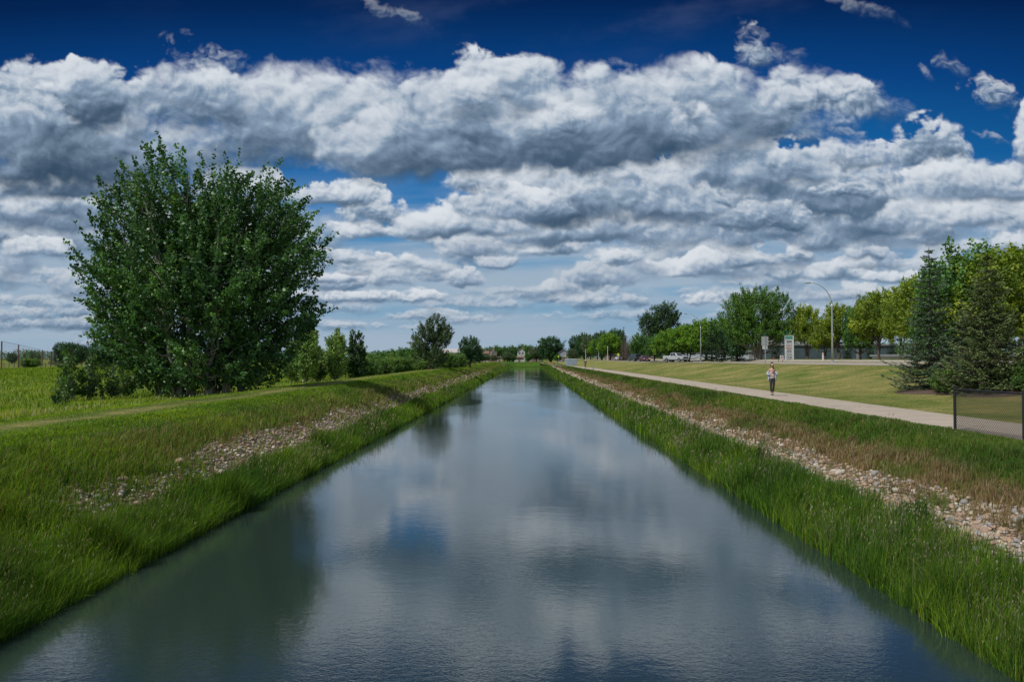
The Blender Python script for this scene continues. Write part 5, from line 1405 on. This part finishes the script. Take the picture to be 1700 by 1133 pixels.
vehicle('suv', 'dark teal off-roader just left of the red sedan', 'car', at(1053.5, 196), 196, R(196), darkteal, 1.9, 4.5,
    [(-2.25, .55), (-2.25, .95), (-2.15, 1.10), (-1.0, 1.16), (2.2, 1.16), (2.25, 1.1), (2.25, .55)], .45, (-1.45, 1.45), .40,
    (-1.0, -.55, 2.0, 2.2, 1.12, 1.88, .86, .74), ((.14, .44), (.47, .72), (.75, .94)), 0, 0, .60, .92, (.45, .78, 1.0), None)
vehicle('white_car', 'white hatchback driving away with red tail lights, farthest of the vehicles', 'car', at(1027, 262), 262, R(190), whitep, 1.78, 4.3,
    [(-2.15, .42), (-2.15, .70), (-1.95, .84), (-1.1, .98), (1.9, 1.02), (2.15, .95), (2.15, .42)], .32, (-1.35, 1.3), .33,
    (-1.1, -.35, 1.4, 2.0, .96, 1.52, .80, .64), ((.18, .50), (.53, .86)), 0, 0, .48, .72, (.36, .52, .70), None)

# ------------------------------------------------------------------ street lamps
def lamp(x, y, H, label, reach=2.9, s=1.0):
    z = gz(x, y)
    o = empty('street_lamp', (x, y, z), label, 'street lamp', 'tall street lamps along the road')
    n = 13; pts = [(0, 0, -.1), (0, 0, H * .35), (0, 0, H * .70)]; rr = [.125, .105, .085]
    for k in range(1, n):
        t_ = k / (n - 1); a = t_ * PI * .5
        pts.append((-reach * (1 - math.cos(a)), 0, H * .70 + H * .30 * math.sin(a))); rr.append(.082 - .045 * t_)
    pole = MB().tube(pts[:4], rr[:4], 10).build('pole', galv, o, sm=True)
    MB().tube(pts[3:], rr[3:], 10).build('arm', galv, o, sm=True)
    MB().tube([(0, 0, 0), (0, 0, .25), (0, 0, .30)], [.19, .17, .12], 10).build('base_cover', galv, pole)
    hx = -reach
    hd = MB().prism([(hx + .10, -.12), (hx - .30, -.16), (hx - .62, -.10), (hx - .68, 0), (hx - .62, .10), (hx - .30, .16), (hx + .10, .12)], H - .07, H + .06, axis='z').build('lamp_head', mat('lamp_housing', (.25, .27, .28), .5), o, bevel=.03)
    MB().prism([(hx - .15, -.09), (hx - .52, -.09), (hx - .52, .09), (hx - .15, .09)], H - .10, H - .071, axis='z').build('lens', lampw, hd)
    MB().box(-.15, .15, -.14, -.09, 3.4 if H > 9 else 2.4, 3.75 if H > 9 else 2.7).build('cabinet', galv, pole)
lamp(at(1378, 101), 101, 10.25, 'nearest and tallest street lamp, its curved arm reaching left above the maples', 2.75)
lamp(at(1162, 168), 168, 10.4, 'second street lamp, standing just right of the silver pickup', 2.9)
lamp(at(1075, 240), 240, 9.9, 'third street lamp, behind the dark red sedan', 2.6)
lamp(at(1025.5, 322), 322, 8.8, 'fourth street lamp, behind the white hatchback', 2.4)
lamp(at(981.5, 455), 455, 8.6, 'fifth and farthest street lamp, beyond the pale willow', 2.4)

# ------------------------------------------------------------------ signs and posts
tealm = mat('teal_sign_face', (.10, .30, .26), .5); signw = mat('sign_face_white', (.66, .70, .70), .5); purple = mat('pylon_side', (.10, .075, .13), .6); redm = mat('red_lettering', (.45, .06, .08), .5); inkm = mat('dark_lettering', (.07, .07, .09), .5)
brown = mat('timber', (.20, .13, .07), .8); yel = mat('fluorescent_yellow_green', (.62, .80, .02), .5)
def back_sign():
    x, y = at(1268, 80), 80.0; z = gz(x, y)
    o = empty('road_sign', (x, y, z), 'metal road sign seen from behind, a wide panel over a narrow one', 'road sign')
    MB().box(-.035, .035, -.035, .035, -.1, 2.85).build('post', galv, o)
    MB().box(-.36, .33, .04, .052, 1.88, 2.80).build('panel', mat('sign_back', (.40, .43, .44), .5, metal=.3), o)
    MB().box(-.28, .24, .04, .052, 1.50, 1.86).build('panel', mat('sign_back_pale', (.58, .61, .62), .5, metal=.2), o)
back_sign()
def pylon():
    y = 126.0; x = at(1306.5, y); z = gz(x, y)
    H = CAMZ + (595 - 557) / F * y - z; w = 1.5 / 2
    o = empty('sign_pylon', (x, y, z), 'tall pale sign pylon listing businesses, with a green top panel', 'sign', rz=.10)
    MB().box(-w + .16, w, -.22, .22, -.1, H).build('cabinet', purple, o, bevel=.02)
    MB().box(-w, w - .14, -.25, -.221, .0, H - .0).build('face', signw, o)
    MB().box(w - .139, w - .02, -.26, -.221, .0, H + .02).build('frame', white_p, o)
    MB().box(-w + .05, w - .20, -.256, -.251, H - .62, H - .08).build('header_panel', tealm, o)
    r = random.Random(4)
    rows = [(.80, .07, inkm), (.90, .10, inkm), (1.02, .13, inkm), (1.36, .07, inkm), (1.60, .16, redm), (1.82, .05, signw), (1.95, .20, redm), (2.28, .10, inkm), (2.46, .13, inkm), (2.64, .12, inkm), (2.98, .09, inkm), (3.12, .08, inkm), (3.38, .16, inkm), (3.62, .10, inkm), (3.80, .14, inkm)]
    for dz, hh, m in rows:
        mb = MB(); xx = -w + .22 + r.uniform(0, .12); x1 = w - .36 - r.uniform(0, .10)
        while xx < x1:
            ww = r.uniform(.05, .13); mb.box(xx, min(xx + ww, x1 + .03), -.258, -.252, H - dz - hh, H - dz); xx += ww + r.uniform(.02, .05)
        mb.build('lettering', m, o)
    for dz in (1.22, 1.50, 2.20, 2.88, 3.30): MB().box(-w + .04, w - .18, -.2545, -.2515, H - dz - .015, H - dz).build('divider', galv, o)
pylon()
def aboard():
    y = 124.0; x = at(1294.5, y); z = gz(x, y)
    o = empty('lawn_sign', (x, y, z), 'small white and red board on timber legs left of the sign pylon', 'sign', rz=.2)
    MB().box(-.26, .34, -.03, .0, .32, .98).build('board', white_p, o)
    mb = MB(); mb.box(-.14, .24, -.036, -.031, .74, .86); mb.box(-.10, .20, -.036, -.031, .50, .64); mb.build('lettering', redm, o)
    for xx in (-.55, .20): MB().box(xx, xx + .08, -.02, .06, -.05, .34).build('leg', brown, o)
    MB().box(-.60, .30, .0, .07, .30, .38).build('rail', brown, o)
aboard()
def hydrant():
    y = 134.0; x = at(1282, y); z = gz(x, y)
    o = empty('fire_hydrant', (x, y, z), 'small red fire hydrant between the cottonwood trunk and the white lawn sign', 'hydrant')
    o.scale = (.75,) * 3
    rd = mat('hydrant_red', (.42, .04, .03), .5)
    b = MB().tube([(0, 0, 0), (0, 0, .06), (0, 0, .07), (0, 0, .48), (0, 0, .50), (0, 0, .55)], [.15, .15, .10, .10, .13, .13], 12).build('barrel', rd, o)
    MB().tube([(0, 0, .55), (0, 0, .63), (0, 0, .68), (0, 0, .72)], [.12, .08, .03, .03], 12).build('bonnet', rd, o)
    for a in (0, PI): MB().tube([(0, 0, .38), (.17 * math.cos(a), 0, .38)], .05, 8).build('nozzle', rd, o)
hydrant()
def blade_sign(px, d, top, h, w, m, label, name='street_name_sign'):
    x = at(px, d); z = gz(x, d); H = CAMZ + (595 - top) / F * d - z
    o = empty(name, (x, d, z), label, 'sign')
    MB().tube([(0, 0, -.1), (0, 0, H)], .035, 8).build('post', galv, o)
    MB().box(-w / 2, w / 2, -.055, -.04, H - h, H).build('panel', m, o)
blade_sign(1287, 146, 578, .22, .55, tealm, 'small teal street name sign on a thin post right of the cottonwood trunk')
blade_sign(1447, 112, 574, .50, .26, mat('green_sign', (.03, .42, .28), .5), 'small upright green sign on a post among the maples on the right')
def round_sign(px, d, top, label, r_=.38):
    x = at(px, d); z = gz(x, d); H = CAMZ + (595 - top) / F * d - z
    o = empty('warning_sign', (x, d, z), label, 'sign', 'fluorescent warning signs')
    MB().tube([(0, 0, -.1), (0, 0, H)], .04, 8).build('post', galv, o)
    n = 4
    MB().prism([(r_ * math.sin(PI / 2 * k), H - r_ + r_ * math.cos(PI / 2 * k)) for k in range(4)], -.07, -.05, axis='y').build('panel', yel, o)
round_sign(1025.8, 255, 586, 'fluorescent yellow-green warning sign right above the white hatchback', .48)
round_sign(927, 318, 590, 'fluorescent yellow-green warning sign left of the grey-roofed house by the canal end', .40)
round_sign(938.5, 322, 590, 'fluorescent yellow-green warning sign right of the grey-roofed house by the canal end', .36)
for i, (px, d, tp) in enumerate(((1008.4, 270, 575), (993.6, 290, 581), (972, 310, 580))):
    x = at(px, d); z = gz(x, d); H = CAMZ + (595 - tp) / F * d - z
    o = empty('white_post', (x, d, z), ['tall white post nearest the white hatchback', 'white post between the farthest lamp and the tallest white post', 'white post under the pale willow'][i], 'post', 'white posts by the road')
    MB().tube([(0, 0, -.1), (0, 0, H)], [.085, .07], 8).build('shaft', white_p, o); MB().tube([(0, 0, H), (0, 0, H + .12), (0, 0, H + .16)], [.10, .10, .04], 8).build('cap', white_p, o)
def bollard(px, d, h, label, m):
    x = at(px, d); z = gz(x, d)
    o = empty('bollard', (x, d, z), label, 'bollard')
    MB().box(-.09, .09, -.09, .09, -.1, h).build('shaft', m, o, bevel=.02); MB().box(-.10, .10, -.10, .10, h, h + .05).build('cap', m, o, bevel=.015)
bollard(919.3, 236, 1.0, 'small dark bollard beside the far end of the path', mat('dark_timber', (.06, .055, .05), .8))
bollard(984.3, 140, .55, 'low bluish marker post on the lawn right of the distant pedestrian', mat('blue_grey_post', (.22, .27, .34), .6))
bollard(1362.5, 108, 1.15, 'white and red marker post against a maple trunk left of the nearest lamp', mat('marker_white', (.66, .60, .58), .6, var=(2.2, (.34, .13, .11), .50, .60)))

# ------------------------------------------------------------------ utility cabinet beside the path
def cabinet():
    x, y = at(946.5, 222), 222.0; x += .25; z = gz(x, y)
    o = empty('utility_cabinet', (x, y, z), 'long pale blue-grey utility cabinet with white lid beside the path', 'utility cabinet', rz=.02)
    cm = mat('blue_grey_panel', (.27, .34, .42), .5, var=(1.4, (.22, .28, .35), .4, .7)); H = CAMZ + (595 - 597) / F * y - z
    MB().box(-1.65, 1.65, -.75, .75, -.1, H).build('housing', cm, o, bevel=.02)
    MB().box(-1.75, 1.75, -.85, .85, H + .002, H + .20).build('lid', mat('lid_white', (.62, .68, .72), .5), o, bevel=.03)
    for k in range(3):
        dr = MB().box(-1.55 + k * 1.05, -.58 + k * 1.05, -.775, -.752, .10, H - .10).build('door', cm, o, bevel=.005)
        MB().box(-.72 + k * 1.05, -.66 + k * 1.05, -.80, -.776, .75, .95).build('handle', plastic, dr)
cabinet()

# ------------------------------------------------------------------ buildings
slate = mat('dark_teal_cladding', (.055, .085, .10), .7, var=(.8, (.040, .062, .075), .4, .6)); palew = mat('pale_render', (.50, .50, .50), .8); bluep = mat('pale_blue_render', (.46, .52, .60), .8)
groof = mat('green_roof', (.03, .20, .15), .6); brick = mat('brown_siding', (.30, .22, .18), .8); roofg = mat('grey_shingles', (.22, .23, .26), .85); roofb = mat('brown_shingles', (.20, .12, .09), .85); winm = mat('window_glass', (.05, .07, .09), .15); cream = mat('white_siding', (.50, .50, .48), .7)
def window_(o, x0, x1, y, z0, z1, frame=white_p):
    f = MB()
    f.box(x0 - .06, x1 + .06, y - .03, y, z1, z1 + .06); f.box(x0 - .06, x1 + .06, y - .03, y, z0 - .06, z0); f.box(x0 - .06, x0, y - .03, y, z0, z1); f.box(x1, x1 + .06, y - .03, y, z0, z1); f.box((x0 + x1) / 2 - .02, (x0 + x1) / 2 + .02, y - .028, y, z0, z1)
    fr = f.build('window', frame, o)
    MB().box(x0, x1, y - .014, y - .002, z0, z1).build('pane', winm, fr)
def shed_building(name, px0, px1, d, top, depth, wall, roofm, label, wins=0, door=True, rz=0, overhang=.3, roofh=.35):
    x0, x1 = at(px0, d), at(px1, d); xc = (x0 + x1) / 2; w = (x1 - x0) / 2; z = gz(xc, d); H = CAMZ + (595 - top) / F * d - z
    o = empty(name, (xc, d, z), label, 'building', rz=rz)
    MB().box(-w, w, 0, depth, -.3, H - roofh).build('wall', wall, o)
    MB().box(-w - overhang, w + overhang, -overhang, depth + overhang, H - roofh, H).build('roof', roofm, o)
    for k in range(wins):
        cx = -w + (k + .5) * 2 * w / wins
        window_(o, cx - .8, cx + .8, 0, 1.0, min(2.3, H - roofh - .3))
    if door:
        dr = MB().box(w * .3, w * .3 + 1.0, -.03, -.002, 0, 2.05).build('door', roofm, o); MB().box(w * .3 + .8, w * .3 + .88, -.07, -.031, .95, 1.05).build('handle', galv, dr)
    return o
shed_building('warehouse', 1300, 1480, 172, 571, 18, slate, roofg, 'long dark teal clad building behind the yellow-green maples', wins=0, rz=0)
shed_building('warehouse', 1140, 1296, 205, 582, 14, bluep, roofg, 'long pale low building behind the trunks between the second lamp and the cottonwood', wins=9)
shed_building('warehouse', 1010, 1085, 300, 587, 14, brick, roofb, 'low brown building behind the dark car and red car', wins=5)
shed_building('warehouse', 1500, 1720, 120, 588, 12, palew, roofg, 'low pale building glimpsed through the spruces at the right edge', wins=8)
def green_roofed():
    d = 186; x = at(1322, d); z = gz(x, d); o = empty('office_building', (x, d, z), 'pale building with sloping green roof peeking out between the cottonwood and the maples', 'building')
    MB().box(-5.5, 5.5, 0, 8, -.2, 5.6).build('wall', palew, o)
    rf = MB().poly([(-6.2, -.7, 5.6), (6.2, -.7, 5.6), (6.2, 8.7, 5.6), (-6.2, 8.7, 5.6), (-3.6, 4, 8.4), (3.6, 4, 8.4)], [(0, 1, 5, 4), (1, 2, 5), (2, 3, 4, 5), (3, 0, 4), (3, 2, 1, 0)]).build('roof', groof, o)
    MB().box(-4.6, -3.2, .8, 2.4, 6.6, 8.9).build('chimney', white_p, rf)
    for k in range(4): window_(o, -4.6 + k * 2.5, -3.2 + k * 2.5, 0, 3.4, 4.8)
    for k in range(3): window_(o, -4.6 + k * 2.5, -3.2 + k * 2.5, 0, .9, 2.3)
green_roofed()
def house(px, d, w, H, roofh, wall, roofm, label, rz=0, ridge='x', gar=True, z=None):
    x = at(px, d); z = gz(x, d) if z is None else z; o = empty('house', (x, d, z), label, 'house', rz=rz); dp = w * .8; e = .35
    MB().box(-w / 2, w / 2, 0, dp, -.3, H).build('wall', wall, o)
    if ridge == 'y':
        MB().poly([(-w / 2, 0, H), (w / 2, 0, H), (0, 0, H + roofh)] + [(-w / 2, dp, H), (w / 2, dp, H), (0, dp, H + roofh)], [(0, 1, 2), (5, 4, 3), (0, 3, 4, 1)]).build('gable', wall, o)
        rf = MB()
        for s_ in (-1, 1):
            rf.poly([(0, -e, H + roofh + .02), (s_ * (w / 2 + e), -e, H - .22), (s_ * (w / 2 + e), dp + e, H - .22), (0, dp + e, H + roofh + .02), (0, -e, H + roofh + .18), (s_ * (w / 2 + e), -e, H - .06), (s_ * (w / 2 + e), dp + e, H - .06), (0, dp + e, H + roofh + .18)], [(0, 1, 2, 3), (4, 5, 6, 7), (0, 4, 5, 1), (1, 5, 6, 2), (2, 6, 7, 3)])
        rf = rf.build('roof', roofm, o, fix=False)
    else:
        rf = MB().poly([(-w / 2 - e, -e, H), (w / 2 + e, -e, H), (w / 2 + e, dp + e, H), (-w / 2 - e, dp + e, H), (-w / 2 - e, dp / 2, H + roofh), (w / 2 + e, dp / 2, H + roofh)], [(0, 1, 5, 4), (1, 2, 5), (2, 3, 4, 5), (3, 0, 4), (3, 2, 1, 0)]).build('roof', roofm, o)
    MB().box(w * .18, w * .26, dp * .5, dp * .6, H + roofh * .5, H + roofh + .7).build('chimney', brick, rf)
    window_(o, -w * .34, -w * .12, 0, 1.0, 2.2); window_(o, w * .10, w * .34, 0, 1.0, 2.2)
    if H > 4: window_(o, -w * .30, -w * .08, 0, 3.6, 4.7); window_(o, w * .08, w * .30, 0, 3.6, 4.7)
    dr = MB().box(-.5, .5, -.05, -.002, 0, 2.05).build('door', roofb, o); MB().box(.33, .40, -.09, -.051, .95, 1.05).build('handle', galv, dr)
house(865, 384, 3.9, 4.9, 1.8, cream, roofg, 'narrow white house with grey gable roof at the end of the canal', ridge='y')
house(862, 360, 4.6, 1.9, .7, cream, roofb, 'low white garage with brown roof in front of the narrow white house', ridge='x')
house(815, 380, 5.6, 4.4, 1.7, brick, mat('pinkish_shingles', (.36, .30, .30), .85), 'brown house with pinkish roof left of the small white shed', ridge='y')
house(829, 352, 1.9, 1.6, .5, cream, roofg, 'small white shed near the end of the left bank', ridge='y')
house(935, 340, 4.2, 3.8, 1.5, mat('grey_siding', (.30, .33, .40), .7), roofg, 'grey-roofed house beyond the cabinet between two yellow-green signs', ridge='y')
house(886, 372, 4.8, 3.4, 1.3, brick, roofg, 'brown house half hidden by the grey-green tree at the canal end', ridge='x')
house(754, 300, 9.0, 4.5, 1.6, cream, mat('pale_shingles', (.46, .43, .42), .85), 'pale roofed house between the half bare poplar and the dense dark tree', ridge='x')
house(800, 372, 6.0, 3.8, 1.4, cream, roofb, 'white house peeking out right of the dense dark tree', ridge='x')

# ------------------------------------------------------------------ driving range net and rail fence far left
def net():
    pts = [(-8, 158, 566), (20.8, 178, 572), (61.4, 215, 581), (76.4, 240, 584), (99.6, 285, 590)]
    o = empty('driving_range_net', (at(20.8, 178), 178, gz(at(20.8, 178), 178)), 'tall ball-stop net on thin poles at the far left of the meadow', 'net')
    ox_, oy_, oz_ = o.location
    tops = []
    for i, (px, d, tp) in enumerate(pts):
        x = at(px, d); z = gz(x, d); zt = CAMZ + (595 - tp) / F * d
        MB().tube([(x - ox_, d - oy_, z - oz_ - .1), (x - ox_, d - oy_, zt - oz_)], .14, 8).build('pole', mat('net_pole', (.16, .09, .08), .8) if i == 0 else bpy.data.materials['net_pole'], o)
        tops.append(((x - ox_, d - oy_, z - oz_), (x - ox_, d - oy_, zt - oz_)))
    nm = mat('net_cord', (.10, .10, .11), .8); mb = MB()
    for (a0, a1), (b0, b1) in zip(tops[:-1], tops[1:]):
        a0, a1, b0, b1 = map(Vector, (a0, a1, b0, b1)); L = (b0 - a0).length
        mb.tube([a1, b1], .03, 4)
        for k in range(1, 9): t_ = k / 9; mb.tube([a0.lerp(a1, t_), b0.lerp(b1, t_)], .007, 3, cap=False)
        m_ = int(L / .8)
        for k in range(m_): t_ = k / m_; mb.tube([a0.lerp(b0, t_), a1.lerp(b1, t_)], .007, 3, cap=False)
    mb.build('netting', nm, o, fix=False)
net()
def rail_fence():
    o = empty('rail_fence', (at(60, 196), 196, gz(at(60, 196), 196)), 'low wooden rail fence crossing the far side of the meadow', 'fence')
    wm_ = mat('weathered_rail', (.13, .12, .09), .9); ox_, oy_, oz_ = o.location
    xs_ = np.linspace(at(-30, 196), at(172, 196), 24); prev = None
    rl = [MB(), MB()]
    for x in xs_:
        z = gz(x, 196) - oz_
        MB().box(x - ox_ - .07, x - ox_ + .07, -.07, .07, z - .1, z + 1.15).build('post', wm_, o)
        if prev:
            for k, hh in enumerate((.55, 1.0)): rl[k].box(prev[0], x - ox_, -.10, -.071, z + hh - .05, z + hh + .05)
        prev = (x - ox_, z)
    for k in range(2): rl[k].build('rail', wm_, o)
rail_fence()
# lamp by the range
x = at(79.5, 230); z = gz(x, 230)
o = empty('yard_lamp', (x, 230, z), 'slender curved lamp post standing among the range net poles at the far left', 'street lamp')
H = CAMZ + (595 - 578) / F * 230 - z
MB().tube([(0, 0, -.1), (0, 0, H * .75), (-.15, 0, H * .93), (-.6, 0, H), (-1.3, 0, H + .02)], [.08, .06, .05, .04, .035], 8).build('pole', galv, o, sm=True)
MB().box(-1.75, -1.2, -.1, .1, H - .06, H + .06).build('lamp_head', galv, o, bevel=.02)
